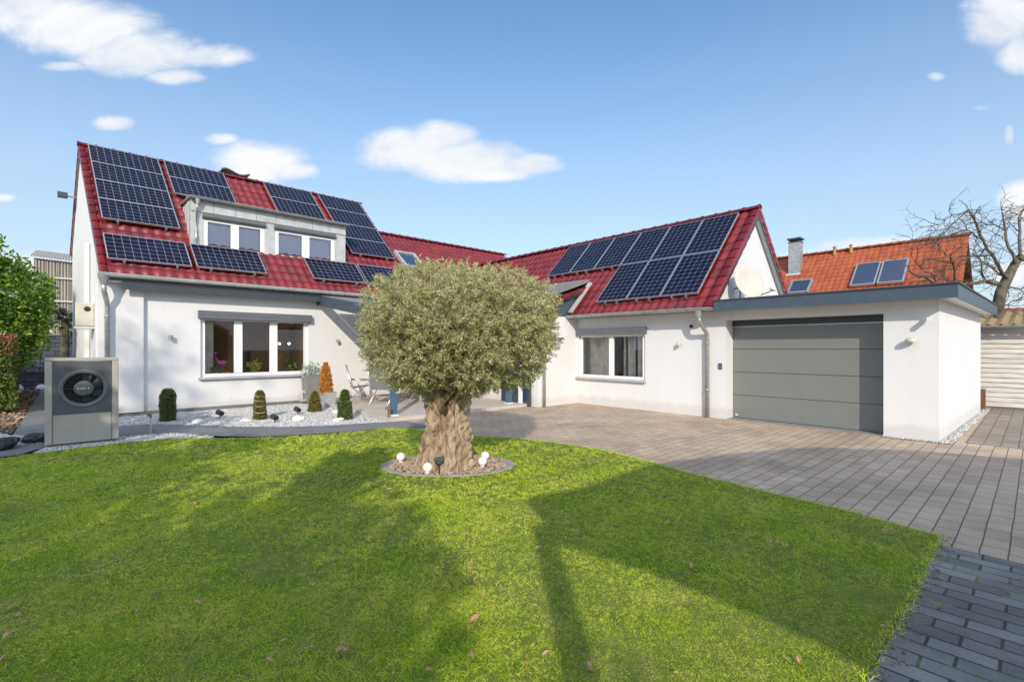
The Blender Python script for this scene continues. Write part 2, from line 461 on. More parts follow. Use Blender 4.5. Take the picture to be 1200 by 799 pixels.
    col = mixc(nt, .6, col, ramp(nt, tex_noise(nt, 3, 6, .6, stretch=(3, 1, .3)), [(.3, (.6, .58, .55)), (.7, (1.1, 1.08, 1.04))]), 'MULTIPLY')
    nt.links.new(col, p.inputs['Base Color']); p.inputs['Roughness'].default_value = .9
    MATS['barn_boards'] = m
    m, nt, p = nodes('white_boards')
    col = ramp(nt, tex_noise(nt, 4, 7, .65, stretch=(1, .5, 7)), [(.3, (.40, .37, .33)), (.5, (.62, .59, .54)), (.7, (.74, .72, .68))])
    nt.links.new(col, p.inputs['Base Color']); p.inputs['Roughness'].default_value = .85
    MATS['white_boards'] = m
    m, nt, p = nodes('mossy_sheet')
    col = ramp(nt, tex_noise(nt, 6, 7, .65), [(.3, (.19, .18, .16)), (.5, (.25, .19, .09)), (.7, (.33, .235, .075))])
    nt.links.new(col, p.inputs['Base Color']); p.inputs['Roughness'].default_value = .95
    MATS['mossy_sheet'] = m


make_materials()


# ------------------------------------------------------------------ mesh helpers
class MB:
    def __init__(s): s.v = []; s.f = []; s.uv = {}

    def face(s, pts):
        i = len(s.v); s.v += [tuple(p) for p in pts]; s.f.append(tuple(range(i, i + len(pts))))

    def obox(s, O, U, Vv, Nn, u0, u1, v0, v1, n0, n1):
        O, U, Vv, Nn = map(Vector, (O, U, Vv, Nn))
        i = len(s.v)
        for n in (n0, n1):
            for (u, v) in ((u0, v0), (u1, v0), (u1, v1), (u0, v1)):
                s.v.append(tuple(O + U * u + Vv * v + Nn * n))
        q = [(0, 3, 2, 1), (4, 5, 6, 7), (0, 1, 5, 4), (1, 2, 6, 5), (2, 3, 7, 6), (3, 0, 4, 7)]
        if U.cross(Vv).dot(Nn) * (u1 - u0) * (v1 - v0) * (n1 - n0) < 0: q = [tuple(reversed(a)) for a in q]
        s.f += [tuple(i + k for k in a) for a in q]
        return s

    def box(s, x0, x1, y0, y1, z0, z1):
        return s.obox((0, 0, 0), (1, 0, 0), (0, 1, 0), (0, 0, 1), x0, x1, y0, y1, z0, z1)

    def prism(s, poly, vec):
        """polygon (3d points) swept by vec"""
        n = len(poly); i = len(s.v); vec = Vector(vec)
        s.v += [tuple(p) for p in poly] + [tuple(Vector(p) + vec) for p in poly]
        nr = Vector((0, 0, 0))
        for k in range(n):
            nr += Vector(poly[k]).cross(Vector(poly[(k + 1) % n]))
        fl = nr.dot(vec) > 0
        a = tuple(range(i, i + n)); b = tuple(range(i + n, i + 2 * n))
        s.f.append(tuple(reversed(a)) if fl else a); s.f.append(b if fl else tuple(reversed(b)))
        for k in range(n):
            q = (i + k, i + (k + 1) % n, i + n + (k + 1) % n, i + n + k)
            s.f.append(q if fl else tuple(reversed(q)))
        return s

    def tube(s, path, rad, n=8, cap=True):
        path = [Vector(p) for p in path]
        if not isinstance(rad, (list, tuple)): rad = [rad] * len(path)
        i0 = len(s.v)
        up = Vector((0, 0, 1))
        for k, p in enumerate(path):
            t = (path[min(k + 1, len(path) - 1)] - path[max(k - 1, 0)]).normalized()
            a = t.cross(up)
            if a.length < .05: a = t.cross(Vector((1, 0, 0)))
            a.normalize(); b = t.cross(a).normalized()
            for j in range(n):
                th = 2 * math.pi * j / n
                s.v.append(tuple(p + (a * math.cos(th) + b * math.sin(th)) * rad[k]))
        for k in range(len(path) - 1):
            for j in range(n):
                a_, b_ = i0 + k * n + j, i0 + k * n + (j + 1) % n
                s.f.append((a_, a_ + n, b_ + n, b_))
        if cap:
            s.f.append(tuple(i0 + j for j in range(n))); s.f.append(tuple(i0 + (len(path) - 1) * n + j for j in reversed(range(n))))
        return s

    def lathe(s, prof, c=(0, 0, 0), n=20, axis=(0, 0, 1)):
        """profile of (radius, height) about an axis"""
        ax = Vector(axis).normalized(); c = Vector(c)
        a = ax.cross(Vector((0, 1, 0)));
        if a.length < .1: a = ax.cross(Vector((1, 0, 0)))
        a.normalize(); b = ax.cross(a)
        i0 = len(s.v)
        for (r, h_) in prof:
            for j in range(n):
                th = 2 * math.pi * j / n
                s.v.append(tuple(c + ax * h_ + (a * math.cos(th) + b * math.sin(th)) * max(r, 1e-4)))
        for k in range(len(prof) - 1):
            for j in range(n):
                a_, b_ = i0 + k * n + j, i0 + k * n + (j + 1) % n
                s.f.append((a_, b_, b_ + n, a_ + n))
        return s

    def ball(s, c, r, n=12, sq=(1, 1, 1)):
        i0 = len(s.v); m = n // 2
        for k in range(m + 1):
            ph = math.pi * k / m - math.pi / 2
            for j in range(n):
                th = 2 * math.pi * j / n
                s.v.append((c[0] + r * sq[0] * math.cos(ph) * math.cos(th), c[1] + r * sq[1] * math.cos(ph) * math.sin(th), c[2] + r * sq[2] * math.sin(ph)))
        for k in range(m):
            for j in range(n):
                a_, b_ = i0 + k * n + j, i0 + k * n + (j + 1) % n
                s.f.append((a_, b_, b_ + n, a_ + n))
        return s

    def build(s, name, mat, parent=None, smooth=False, bevel=0, loc=None):
        me = bpy.data.meshes.new(name)
        off = Vector(loc) if loc is not None else (parent.get('_o') and Vector(parent['_o']) if parent else None)
        vv = s.v if off is None else [(x - off[0], y - off[1], z - off[2]) for (x, y, z) in s.v]
        me.from_pydata(vv, [], s.f)
        return link(name, me, mat, parent, smooth, bevel, loc, off)


def link(name, me, mat, parent=None, smooth=False, bevel=0, loc=None, off=None):
    me.materials.append(MATS[mat] if isinstance(mat, str) else mat)
    if smooth:
        me.polygons.foreach_set('use_smooth', [True] * len(me.polygons))
    me.update()
    o = bpy.data.objects.new(name, me)
    COL.objects.link(o)
    if loc is not None and parent is None: o.location = loc
    if parent is not None:
        o.parent = parent
        o['_o'] = tuple(off) if off is not None else (0, 0, 0)
    else:
        o['_o'] = tuple(loc) if loc is not None else (0, 0, 0)
    if bevel:
        b = o.modifiers.new('bevel', 'BEVEL'); b.width = bevel; b.segments = 2; b.limit_method = 'ANGLE'
    return o


def np_mesh(name, V, F, mat, parent=None, smooth=False, loc=None):
    """numpy verts (n,3), faces (m,k) all of k corners"""
    V = np.asarray(V, np.float32); F = np.asarray(F, np.int32)
    off = None
    if loc is not None: off = Vector(loc)
    elif parent is not None and parent.get('_o') is not None: off = Vector(parent['_o'])
    if off is not None: V = V - np.array(off, np.float32)
    me = bpy.data.meshes.new(name)
    k = F.shape[1]
    me.vertices.add(len(V)); me.vertices.foreach_set('co', V.ravel())
    me.loops.add(F.size); me.loops.foreach_set('vertex_index', F.ravel())
    me.polygons.add(len(F))
    me.polygons.foreach_set('loop_start', np.arange(0, F.size, k, dtype=np.int32))
    me.update(calc_edges=True)
    return link(name, me, mat, parent, smooth, 0, loc, off)


def tag(o, label=None, cat=None, group=None, kind=None):
    if label: o['label'] = label
    if cat: o['category'] = cat
    if group: o['group'] = group
    if kind: o['kind'] = kind
    return o


def thing(name, label, cat, loc=(0, 0, 0), group=None):
    o = bpy.data.objects.new(name, None)
    o.empty_display_size = .2
    o.location = loc
    COL.objects.link(o)
    o['_o'] = tuple(loc)
    return tag(o, label, cat, group)


def dup(root, loc, label=None, rotz=None, group=None):
    r = root.copy(); COL.objects.link(r); r.location = loc
    if rotz is not None: r.rotation_euler = (0, 0, rotz)
    if label: r['label'] = label
    if group: r['group'] = group
    for ch in list(root.children):
        c = ch.copy(); COL.objects.link(c); c.parent = r
        for g in list(ch.children):
            d = g.copy(); COL.objects.link(d); d.parent = c
    return r


def leaves(P, D, ln, wd, rng, droop=0.0):
    """diamond leaves: base points P, directions D, lengths, widths"""
    n = len(P)
    D = D / np.linalg.norm(D, axis=1, keepdims=True)
    up = rng.normal(size=(n, 3))
    Sd = np.cross(D, up); Sd /= np.linalg.norm(Sd, axis=1, keepdims=True) + 1e-9
    ln = np.broadcast_to(ln, (n,))[:, None]; wd = np.broadcast_to(wd, (n,))[:, None]
    mid = P + D * ln * .45
    V = np.stack([P, mid + Sd * wd * .5, P + D * ln + np.array([0, 0, -1.]) * ln * droop, mid - Sd * wd * .5], 1).reshape(-1, 3)
    F = np.arange(n * 4).reshape(n, 4)
    return V, F


def sphere_dirs(n, rng):
    d = rng.normal(size=(n, 3)); return d / np.linalg.norm(d, axis=1, keepdims=True)


def smooth_noise(D, rng, k=9, freq=2.5):
    """cheap lumpy noise on directions"""
    s = np.zeros(len(D))
    for _ in range(k):
        a = rng.normal(size=3) * freq; ph = rng.uniform(0, 6.28)
        s += np.sin(D @ a + ph)
    return s / math.sqrt(k)


def foliage(center, radii, n, rng, ln, wd, lump=.12, shell=.55, freq=3.0, out=.6, clump=0):
    """leaf faces spread through a lumpy volume"""
    center = np.array(center); radii = np.array(radii)
    if clump:
        base = sphere_dirs(clump, rng); rb = 1 - shell * rng.random(clump) ** 1.6
        rb *= 1 + lump * smooth_noise(base, rng, freq=freq)
        C = center + base * radii * rb[:, None]
        idx = rng.integers(0, clump, n)
        P = C[idx] + rng.normal(size=(n, 3)) * radii * .085
        d = base[idx]
    else:
        d = sphere_dirs(n, rng)
        r = (1 - shell * rng.random(n) ** 1.5) * (1 + lump * smooth_noise(d, rng, freq=freq))
        P = center + d * radii * r[:, None]
    D = d * out + rng.normal(size=(n, 3)) * .6
    return leaves(P, D, ln * rng.uniform(.7, 1.25, n), wd * rng.uniform(.75, 1.2, n), rng)


def join_np(parts):
    V = []; F = []; o = 0
    for v, f in parts:
        V.append(v); F.append(f + o); o += len(v)
    return np.concatenate(V), np.concatenate(F)


def pebbles(poly, dens, rng, smin, smax, z0=0.0, exclude=None):
    """lumpy stones scattered over a polygon: squashed octahedra with a ring (10 verts)"""
    P = scatter(poly, dens, rng)
    if exclude is not None: P = P[~exclude(P)]
    n = len(P)
    s = rng.uniform(smin, smax, n)
    base = np.array([[0, 0, -.6], [1, 0, -.1], [.3, .9, .05], [-.8, .6, -.05], [-.8, -.55, .05], [.3, -.95, -.05], [.45, .2, .6], [-.35, .35, .65], [-.1, -.5, .6]])
    th = rng.uniform(0, 6.28, n); c, si = np.cos(th), np.sin(th)
    B = base[None] * (1 + rng.normal(size=(n, 9, 3)) * .16) * s[:, None, None] * np.stack([rng.uniform(.8, 1.3, n), rng.uniform(.7, 1.0, n), rng.uniform(.55, .85, n)], 1)[:, None]
    X = B[..., 0] * c[:, None] - B[..., 1] * si[:, None]; Y = B[..., 0] * si[:, None] + B[..., 1] * c[:, None]
    V = np.stack([X + P[:, None, 0], Y + P[:, None, 1], B[..., 2] + z0 + s[:, None] * .25], -1).reshape(-1, 3)
    tri = np.array([[0, 2, 1], [0, 3, 2], [0, 4, 3], [0, 5, 4], [0, 1, 5], [1, 2, 6], [2, 3, 7], [2, 7, 6], [3, 4, 7], [4, 8, 7], [4, 5, 8], [5, 1, 8], [1, 6, 8], [6, 7, 8]])
    F = (tri[None] + (np.arange(n) * 9)[:, None, None]).reshape(-1, 3)
    return V, F


def inside(poly, P):
    poly = np.array(poly); x, y = P[:, 0], P[:, 1]
    r = np.zeros(len(P), bool); j = len(poly) - 1
    for i in range(len(poly)):
        xi, yi = poly[i]; xj, yj = poly[j]
        c = ((yi > y) != (yj > y)) & (x < (xj - xi) * (y - yi) / (yj - yi + 1e-12) + xi)
        r ^= c; j = i
    return r


def scatter(poly, dens, rng):
    a = np.array(poly); lo, hi = a.min(0), a.max(0)
    n = int(np.prod(hi - lo) * dens)
    P = rng.uniform(lo, hi, (n, 2))
    return P[inside(poly, P)]


def sheet(name, poly, z, mat, kind='structure', thick=0):
    mb = MB()
    if thick: mb.prism([(x, y, z - thick) for x, y in poly], (0, 0, thick))
    else: mb.face([(x, y, z) for x, y in poly])
    o = mb.build(name, mat)
    if not thick:
        # make sure it faces up
        me = o.data
        if me.polygons[0].normal.z < 0: me.flip_normals()
    return tag(o, kind=kind)


# ------------------------------------------------------------------ ground and paving
LAWN = [(-9, 9.9), (-3, 10.05), (-.65, 10.14), (.5, 10.3), (1.25, 10.25), (1.8, 9.72), (2.34, 9.32), (2.84, 9.06), (3.36, 8.84), (3.94, 8.70), (4.5, 8.72), (4.86, 8.33),
        (5.2, 7.3), (5.4, 6.78), (5.75, 6.25), (5.97, 5.48), (6.08, 4.7), (6.0, 3.85), (5.80, 3.08), (5.66, 2.01), (5.58, 1.21), (5.42, .56), (4.0, .54), (2.75, .56), (1, .57), (-9, .57)]
tag(sheet('ground', [(-400, -400), (400, -400), (400, 400), (-400, 400)], -.05, 'earth'))
sheet('driveway', [(5.2, -8), (19.2, -8), (19.2, 15), (4.6, 15), (4.6, 8.0), (5.2, 6)], 0, 'paver_drive')
sheet('side_yard_paving', [(11.1, -6), (19.1, -6), (19.1, .82), (11.1, .82)], .004, 'paver_side')
sheet('brick_path', [(-9, -7), (5.199, -7), (5.199, .62), (-9, .62)], 0, 'paver_path')
eb = MB()
for k in range(30):
    y = -4 + k * .215
    if y < .5: eb.box(5.105, 5.195, y, y + .205, -.03, .004 + random.uniform(-.002, .003))
tag(eb.build('path_edging', 'paver_path', bevel=.004), kind='structure')
lawn = sheet('lawn', LAWN, .006, 'lawn_earth')
PATH = [(-3.5, 10.2), (-.65, 10.25), (-.3, 10.9), (.4, 11.2), (1.3, 10.95), (1.9, 10.0), (2.34, 9.5), (3.0, 9.15), (3.94, 8.82), (4.6, 8.8), (4.9, 8.3), (5.35, 8.3), (5.3, 9.35), (5.0, 9.40), (4.14, 9.72), (3.73, 9.85), (3.05, 10.3),
        (2.42, 10.9), (1.82, 11.7), (1.2, 12.45), (.3, 12.7), (.25, 14.0), (-.1, 14.2), (-.1, 26), (-1.02, 26), (-.86, 12.0), (-1.1, 11.2), (-3.5, 11.0)]
sheet('garden_path', PATH, .009, 'slab_path')
GRAVEL = [(.3, 12.7), (1.2, 12.45), (1.82, 11.7), (2.42, 10.9), (3.05, 10.3), (3.73, 9.85), (4.14, 9.72), (5.0, 9.42), (5.05, 14.3), (.35, 14.3)]
GRAVEL_PUMP = [(-.5, 10.22), (.5, 10.35), (1.28, 10.28), (1.75, 9.85), (1.85, 10.0), (1.3, 10.9), (.4, 11.15), (-.3, 10.95)]
GRAVEL_LEFT = [(-3, 11.0), (-.95, 11.35), (-.35, 11.2), (-.2, 11.9), (-.9, 12.6), (-1.15, 13.4), (-3, 13.0)]
GRAVEL_GARAGE = [(10.72, 1.9), (10.72, .95), (17.4, .8), (17.4, .94), (10.87, 1.13), (10.87, 1.9)]
for i, (g, d) in enumerate(((GRAVEL, 2300), (GRAVEL_PUMP, 2400), (GRAVEL_LEFT, 2200), (GRAVEL_GARAGE, 1500))):
    V, F = pebbles(g, d, RNG, .009, .021, .009)
    # one mesh: bed surface plus stones
    o = np_mesh('white_gravel', V, F, 'pebble_white')
    tag(o, 'loose white gravel', 'gravel', kind='stuff')
    sheet('gravel_bed', g, .0065, 'slab_edge')
MULCH = [(-3.2, 13.2), (-1.15, 13.4), (-.9, 12.9), (-1.0, 26), (-3.2, 26)]
sheet('mulch_bed', MULCH, .007, 'soil')
P = scatter(MULCH, 260, RNG); n = len(P)
V, F = leaves(np.c_[P, RNG.uniform(.012, .05, n)], np.c_[RNG.normal(size=(n, 2)), RNG.normal(size=n) * .2], RNG.uniform(.05, .12, n), RNG.uniform(.03, .06, n), RNG)
tag(np_mesh('bark_mulch', V, F, 'mulch'), 'brown bark mulch beside the hedge', 'mulch', kind='stuff')
# tree bed: stone ring and tan gravel
TC = (3.66, 5.28)
a_ax, b_ax = Vector((.740, -.673)), Vector((.673, .740))
ring_o, ring_i = [], []
for k in range(40):
    t = 2 * math.pi * k / 40
    for lst, s in ((ring_o, 1.0), (ring_i, .86)):
        q = a_ax * (.92 * s * math.cos(t)) + b_ax * (.63 * s * math.sin(t))
        lst.append((TC[0] + .1 + q.x, TC[1] + .15 + q.y))
mb = MB()
for k in range(40):
    if k % 2: continue
    q = [ring_o[k], ring_o[(k + 2) % 40], ring_i[(k + 2) % 40], ring_i[k]]
    c = Vector((sum(p[0] for p in q) / 4, sum(p[1] for p in q) / 4))
    q = [tuple(c + (Vector(p) - c) * .97) for p in q]
    mb.prism([(x, y, 0) for x, y in q], (0, 0, .016 + random.uniform(-.003, .003)))
tag(mb.build('bed_edging', 'edge_stone', bevel=.004), kind='structure')
sheet('bed_soil', ring_i, .012, 'soil')
V, F = pebbles(ring_i, 2600, RNG, .008, .022, .014)
tag(np_mesh('tan_gravel', V, F, 'pebble_tan'), 'tan gravel round the olive trunk', 'gravel', kind='stuff')

# ------------------------------------------------------------------ grass blades
def grass():
    rng = np.random.default_rng(3)
    v = np.array([math.cos(YAW), math.sin(YAW)]); r = np.array([math.sin(YAW), -math.cos(YAW)])
    parts = []
    big = np.array([[3.76 + .0, 5.43]])
    for d0, d1, dens, wd, ln in ((1.8, 3.2, 40000, .0020, .017), (3.2, 5, 20000, .0029, .021), (5, 7.2, 8500, .0046, .026), (7.2, 12, 4000, .0075, .030)):
        P = scatter(LAWN, dens, rng) if d0 > 4 else scatter([(-3.4, .575), (5.4, .575), (6.0, 3.5), (6.0, 5.6), (3, 8.4), (-3.4, 8.4)], dens, rng)
        P = P[inside(LAWN, P)]
        dep = P @ v; lat = P @ r
        k = (dep >= d0) & (dep < d1) & (np.abs(lat) < dep * 1.16 + .4)
        P = P[k]
        rel = P - np.array([TC[0] + .1, TC[1] + .15])
        e = (rel @ np.array(a_ax) / .93) ** 2 + (rel @ np.array(b_ax) / .64) ** 2
        P = P[e > rng.uniform(.86, 1.02, len(e))]
        # bald and lush patches
        nz = sum(np.sin(P @ (rng.normal(size=2) * f) + rng.uniform(0, 6)) for f in (1.2, 2.0, 3.1, 4.5, 6.5, 9, 13)) / 2.6
        P = P[rng.random(len(P)) < np.clip(.80 + .3 * nz, .3, 1)]
        nz = sum(np.sin(P @ (rng.normal(size=2) * f) + rng.uniform(0, 6)) for f in (1.0, 1.7, 2.6, 4.1, 7)) / 2.2
        P = np.repeat(P[::9], 9, 0)                                     # little tufts
        n = len(P)
        P = P + rng.normal(size=(n, 2)) * (.010 + wd * 1.2)
        nz = np.repeat(nz[::9], 9)[:n]
        tb = np.repeat(rng.normal(size=(n // 9 + 1, 2)) * .55, 9, 0)[:n]
        th = rng.uniform(0, 6.283, n); tilt = rng.uniform(.2, 1.35, n)
        L = ln * rng.uniform(.5, 1.3, n) * (1 + .3 * nz) * np.where(rng.random(n) < .03, 1.6, 1)
        dr = np.stack([np.cos(th) * np.sin(tilt), np.sin(th) * np.sin(tilt), np.cos(tilt)], 1)
        dr[:, :2] += tb; dr /= np.linalg.norm(dr, axis=1, keepdims=True)
        s2 = rng.uniform(0, 6.283, n)
        sd = np.stack([np.cos(s2), np.sin(s2), np.zeros(n)], 1) * (wd * rng.uniform(.7, 1.3, n))[:, None]
        B = np.c_[P, np.full(n, .004)]
        V = np.stack([B - sd * .5, B + sd * .5, B + dr * L[:, None] * .6 + sd * .38, B + dr * L[:, None] + np.c_[dr[:, :2] * .35 * L[:, None], np.zeros(n)], ], 1).reshape(-1, 3)
        parts.append((V, np.arange(n * 4).reshape(n, 4)))
    V, F = join_np(parts)
    return V, F


V, F = grass()
tag(np_mesh('grass', V, F, 'grass_blade'), 'short green lawn grass', 'grass', kind='stuff')

crumb_strip = [(1.8, .44), (5.46, .44), (5.46, .62), (1.8, .62)]
V, F = pebbles(crumb_strip, 420, RNG, .004, .012, .004)
tag(np_mesh('soil_crumbs', V, F, 'mulch'), 'soil crumbs and bits along the lawn edge', 'crumbs', kind='stuff')
rngE = np.random.default_rng(8)
PE = []
for k in range(len(LAWN) - 1):                          # blades creeping over the paving
    a, b = np.array(LAWN[k]), np.array(LAWN[k + 1]); L_ = np.linalg.norm(b - a)
    if a[0] < -2 or b[0] < -2: continue
    n = int(L_ * 420); t_ = rngE.random(n)[:, None]
    PE.append(a + (b - a) * t_ + rngE.normal(size=(n, 2)) * (.014 + .016 * np.sin(t_ * L_ * 9) ** 2))
PE = np.concatenate(PE); n = len(PE)
V, F = leaves(np.c_[PE, np.full(n, .004)], np.c_[rngE.normal(size=(n, 2)) * .8, np.abs(rngE.normal(size=n)) * .5 + .25], rngE.uniform(.018, .045, n), rngE.uniform(.003, .006, n), rngE)
tag(np_mesh('edge_grass', V, F, 'grass_blade'), 'ragged grass along the lawn edge', 'grass', kind='stuff')


# ------------------------------------------------------------------ roof helpers
def roof_tiles(fn, u_len, s_len, tw, th, nrm, wave=.032, lip=.022, seg=6, lift=0.0, jit=.0045):
    """real relief of pan tiles: fn(u, s) gives the point on the roof plane, every tile a loose piece"""
    nrm = Vector(nrm).normalized()
    V, F = [], []
    nu, ns = max(1, round(u_len / tw)), max(1, round(s_len / th))
    tw, th = u_len / nu, s_len / ns
    prof = [(k / seg, wave * (0.5 - 0.5 * math.cos(2 * math.pi * (k / seg))) ** 1.3) for k in range(seg + 1)]
    for j in range(ns):
        for i in range(nu):
            o = len(V); du = random.uniform(-jit, jit); dn = random.uniform(-jit, jit)
            for (s_, l_) in ((j * th - .03, lip), (j * th - .03, 0.0), ((j + 1) * th + .01, 0.002)):
                pass
            rows = ((j * th - .025, -.012, 1), (j * th - .025, lip, 1), ((j + 1) * th + .005, .002, 1))
            for (s_, l_, _) in rows:
                for (a, h_) in prof:
                    p = Vector(fn((i + a) * tw + du, s_)) + nrm * (h_ + l_ + lift + dn)
                    V.append(tuple(p))
            m = seg + 1
            for r_ in range(2):
                for k in range(seg):
                    a = o + r_ * m + k
                    F.append((a, a + 1, a + m + 1, a + m))
    return np.array(V), np.array(F)


def ridge_caps(p0, p1, r=.11, ln=.38, flat=.8):
    p0, p1 = Vector(p0), Vector(p1); d = p1 - p0; n = max(1, round(d.length / ln)); t = d.normalized()
    side = t.cross(Vector((0, 0, 1))).normalized(); up = side.cross(t)
    V, F = [], []
    for i in range(n):
        o = len(V); a = p0 + d * (i / n); b = p0 + d * ((i + 1) / n) + t * .03
        for (q, rr) in ((a, r * 1.16), (a + t * .05, r * 1.16), (a + t * .06, r), (b, r * .97)):
            for k in range(9):
                th = math.pi * k / 8
                V.append(tuple(q + side * math.cos(th) * rr + up * (math.sin(th) * rr * flat - .035)))
        for s_ in range(3):
            for k in range(8):
                c = o + s_ * 9 + k; F.append((c, c + 1, c + 10, c + 9))
        F.append((o + 0, o + 3, o + 6, o + 8))
    return np.array(V), np.array(F)


def verge_tiles(p0, p1, nrm, out, ln=.34, w=.14, drop=.13):
    """edge tiles folded over the verge from p0 (eave) to p1 (ridge)"""
    p0, p1 = Vector(p0), Vector(p1); d = p1 - p0; n = round(d.length / ln); t = d.normalized(); nrm = Vector(nrm).normalized(); out = Vector(out).normalized()
    V, F = [], []
    for i in range(n):
        o = len(V); a = p0 + d * (i / n) - t * .03; b = p0 + d * ((i + 1) / n) + t * .005
        for (q, l_) in ((a, .03), (b, .008)):
            for (ou, nn) in ((-w, .0), (-w, .025), (-w * .5, .045), (0, .04), (.02, .02), (.022, -drop), (.0, -drop)):
                V.append(tuple(q + out * ou + nrm * (nn + l_)))
        for k in range(6):
            F.append((o + k, o + k + 1, o + k + 8, o + k + 7))
        F.append((o + 1, o + 2, o + 3, o + 4)); F.append((o + 4, o + 5, o + 6, o + 0))
    return np.array(V), np.array(F)


def gutter(p0, p1, r=.075, up=(0, 0, 1)):
    p0, p1 = Vector(p0), Vector(p1); t = (p1 - p0).normalized(); side = t.cross(Vector(up)).normalized(); up = Vector(up)
    mb = MB()
    n = 10
    for rr, flip in ((r, 0), (r - .008, 1)):
        i = len(mb.v)
        for q in (p0, p1):
            for k in range(n + 1):
                th = math.pi + math.pi * k / n
                mb.v.append(tuple(q + side * math.cos(th) * rr + up * math.sin(th) * rr))
        for k in range(n):
            f = (i + k, i + k + 1, i + n + 2 + k, i + n + 1 + k)
            mb.f.append(tuple(reversed(f)) if flip else f)
    for q in (p0, p1):                                   # end caps
        mb.face([q + side * math.cos(math.pi + math.pi * k / n) * r + up * math.sin(math.pi + math.pi * k / n) * r for k in range(n + 1)])
    for sgn in (-1, 1):                                  # rolled beads
        mb.tube([p0 + side * sgn * r, p1 + side * sgn * r], .011, 6)
    m = int((p1 - p0).length / .9)
    for k in range(1, m):                                # brackets
        q = p0 + (p1 - p0) * (k / m)
        mb.tube([q + side * math.cos(math.pi + math.pi * j / 8) * (r + .006) + up * math.sin(math.pi + math.pi * j / 8) * (r + .006) for j in range(9)], .008, 4)
    return mb


# window in a wall plane: O corner, U along the wall, outward normal N; z is up. Frame set back
def window(parent, O, U, Nn, u0, u1, z0, z1, panes, sill=None, shutter=None, fw=.07, glassm='window_glass', sash=.0, depth=.06, back=-.10, box_round=False, framem='pvc_white'):
    Z = (0, 0, 1)
    mb = MB()
    mb.obox(O, U, Z, Nn, u0, u1, z0, z0 + fw, back, back + depth)
    mb.obox(O, U, Z, Nn, u0, u1, z1 - fw, z1, back, back + depth)
    mb.obox(O, U, Z, Nn, u0, u0 + fw, z0 + fw, z1 - fw, back, back + depth)
    mb.obox(O, U, Z, Nn, u1 - fw, u1, z0 + fw, z1 - fw, back, back + depth)
    edges = [u0 + fw]
    for (a, b) in panes: edges += [a, b]
    edges.append(u1 - fw)
    for k in range(0, len(edges), 2):
        a, b = edges[k], edges[k + 1]
        if b - a > .004: mb.obox(O, U, Z, Nn, a, b, z0 + fw, z1 - fw, back + .001, back + depth + .012)
    f = mb.build('window', framem, parent, bevel=.004)
    for (a, b) in panes:
        q = MB().obox(O, U, Z, Nn, a - .005, b + .005, z0 + fw - .005, z1 - fw + .005, back + .02, back + .03)
        q.build('pane', glassm, f)
    if sill:
        su0, su1, sz0, sz1, pr = sill
        q = MB().obox(O, U, Z, Nn, su0, su1, sz0, sz1, back - .02, pr)
        q.build('sill', 'sill_grey', f, bevel=.004)
    if shutter:
        su0, su1, sz0, sz1, pr = shutter
        q = MB()
        if box_round:
            c = (sz0 + sz1) / 2; hgt = (sz1 - sz0) / 2
            pts = [(back, sz0), (back, sz1)] + [(pr * math.cos(t) * 1.0, c + hgt * math.sin(t)) for t in [math.pi / 2 - math.pi * k / 8 for k in range(9)]]
            poly = [Vector(O) + Vector(U) * su0 + Vector(Nn) * a + Vector(Z) * b for (a, b) in pts]
            q.prism(poly, Vector(U) * (su1 - su0))
        else:
            q.obox(O, U, Z, Nn, su0, su1, sz0, sz1, back, pr)
            q.obox(O, U, Z, Nn, su0 + .004, su1 - .004, sz0 + (sz1 - sz0) * .45, sz0 + (sz1 - sz0) * .52, pr, pr + .006)
        q.build('shutter_box', 'shutter_grey', f, bevel=.006)
    return f


# ------------------------------------------------------------------ the long house (left)
HX = .09                                              # the verge leans a little: the house is not quite square


def RF(x, y, lift=0.0):                               # front slope: x along the eave, y run from the eave
    return (x - HX * y, 14.0 + y, 3.25 + y + 0.0)


NF = Vector((0, -1, 1)).normalized()
house = thing('dwelling_house', 'long white house with a steep red tiled roof, dormer and three part window', 'house', (4, 16, 0))
FY = 14.35
mb = MB()
# facade with one opening (X 2.33..5.02, z .84..2.42), butted pieces
mb.box(1.17, 2.33, FY, FY + .3, .1, 3.12); mb.box(5.02, 8.5, FY, FY + .3, .1, 3.12)
mb.box(2.33, 5.02, FY, FY + .3, .1, .84); mb.box(2.33, 5.02, FY, FY + .3, 2.42, 3.12)
mb.box(.36, 1.17, FY - .1, FY + .3, .1, 3.12)
mb.build('wall', 'plaster', house)
gx = lambda y: .36 - .075 * (y - 14.25)
gp = [(gx(14.7), 14.65, .0), (gx(20.4), 20.4, 0), (gx(20.4), 20.4, 4.75), (gx(18), 18.0, 7.02), (gx(14.65), 14.65, 3.74)]
mb = MB().prism(gp, (.3, 0, 0)); mb.build('gable_wall', 'plaster', house)
gp2 = [(8.1, 14.65, 0), (7.9, 20.4, 0), (7.9, 20.4, 4.75), (7.95, 18.0, 7.02), (8.1, 14.65, 3.74)]
MB().prism(gp2, (.3, 0, 0)).build('gable_wall', 'plaster', house)
MB().box(.3, 8, 20.1, 20.4, 0, 4.7).build('wall', 'plaster', house)
MB().box(.36, 8.4, FY - .06, FY + .29, 0, .1).build('plinth', 'plinth_grey', house)
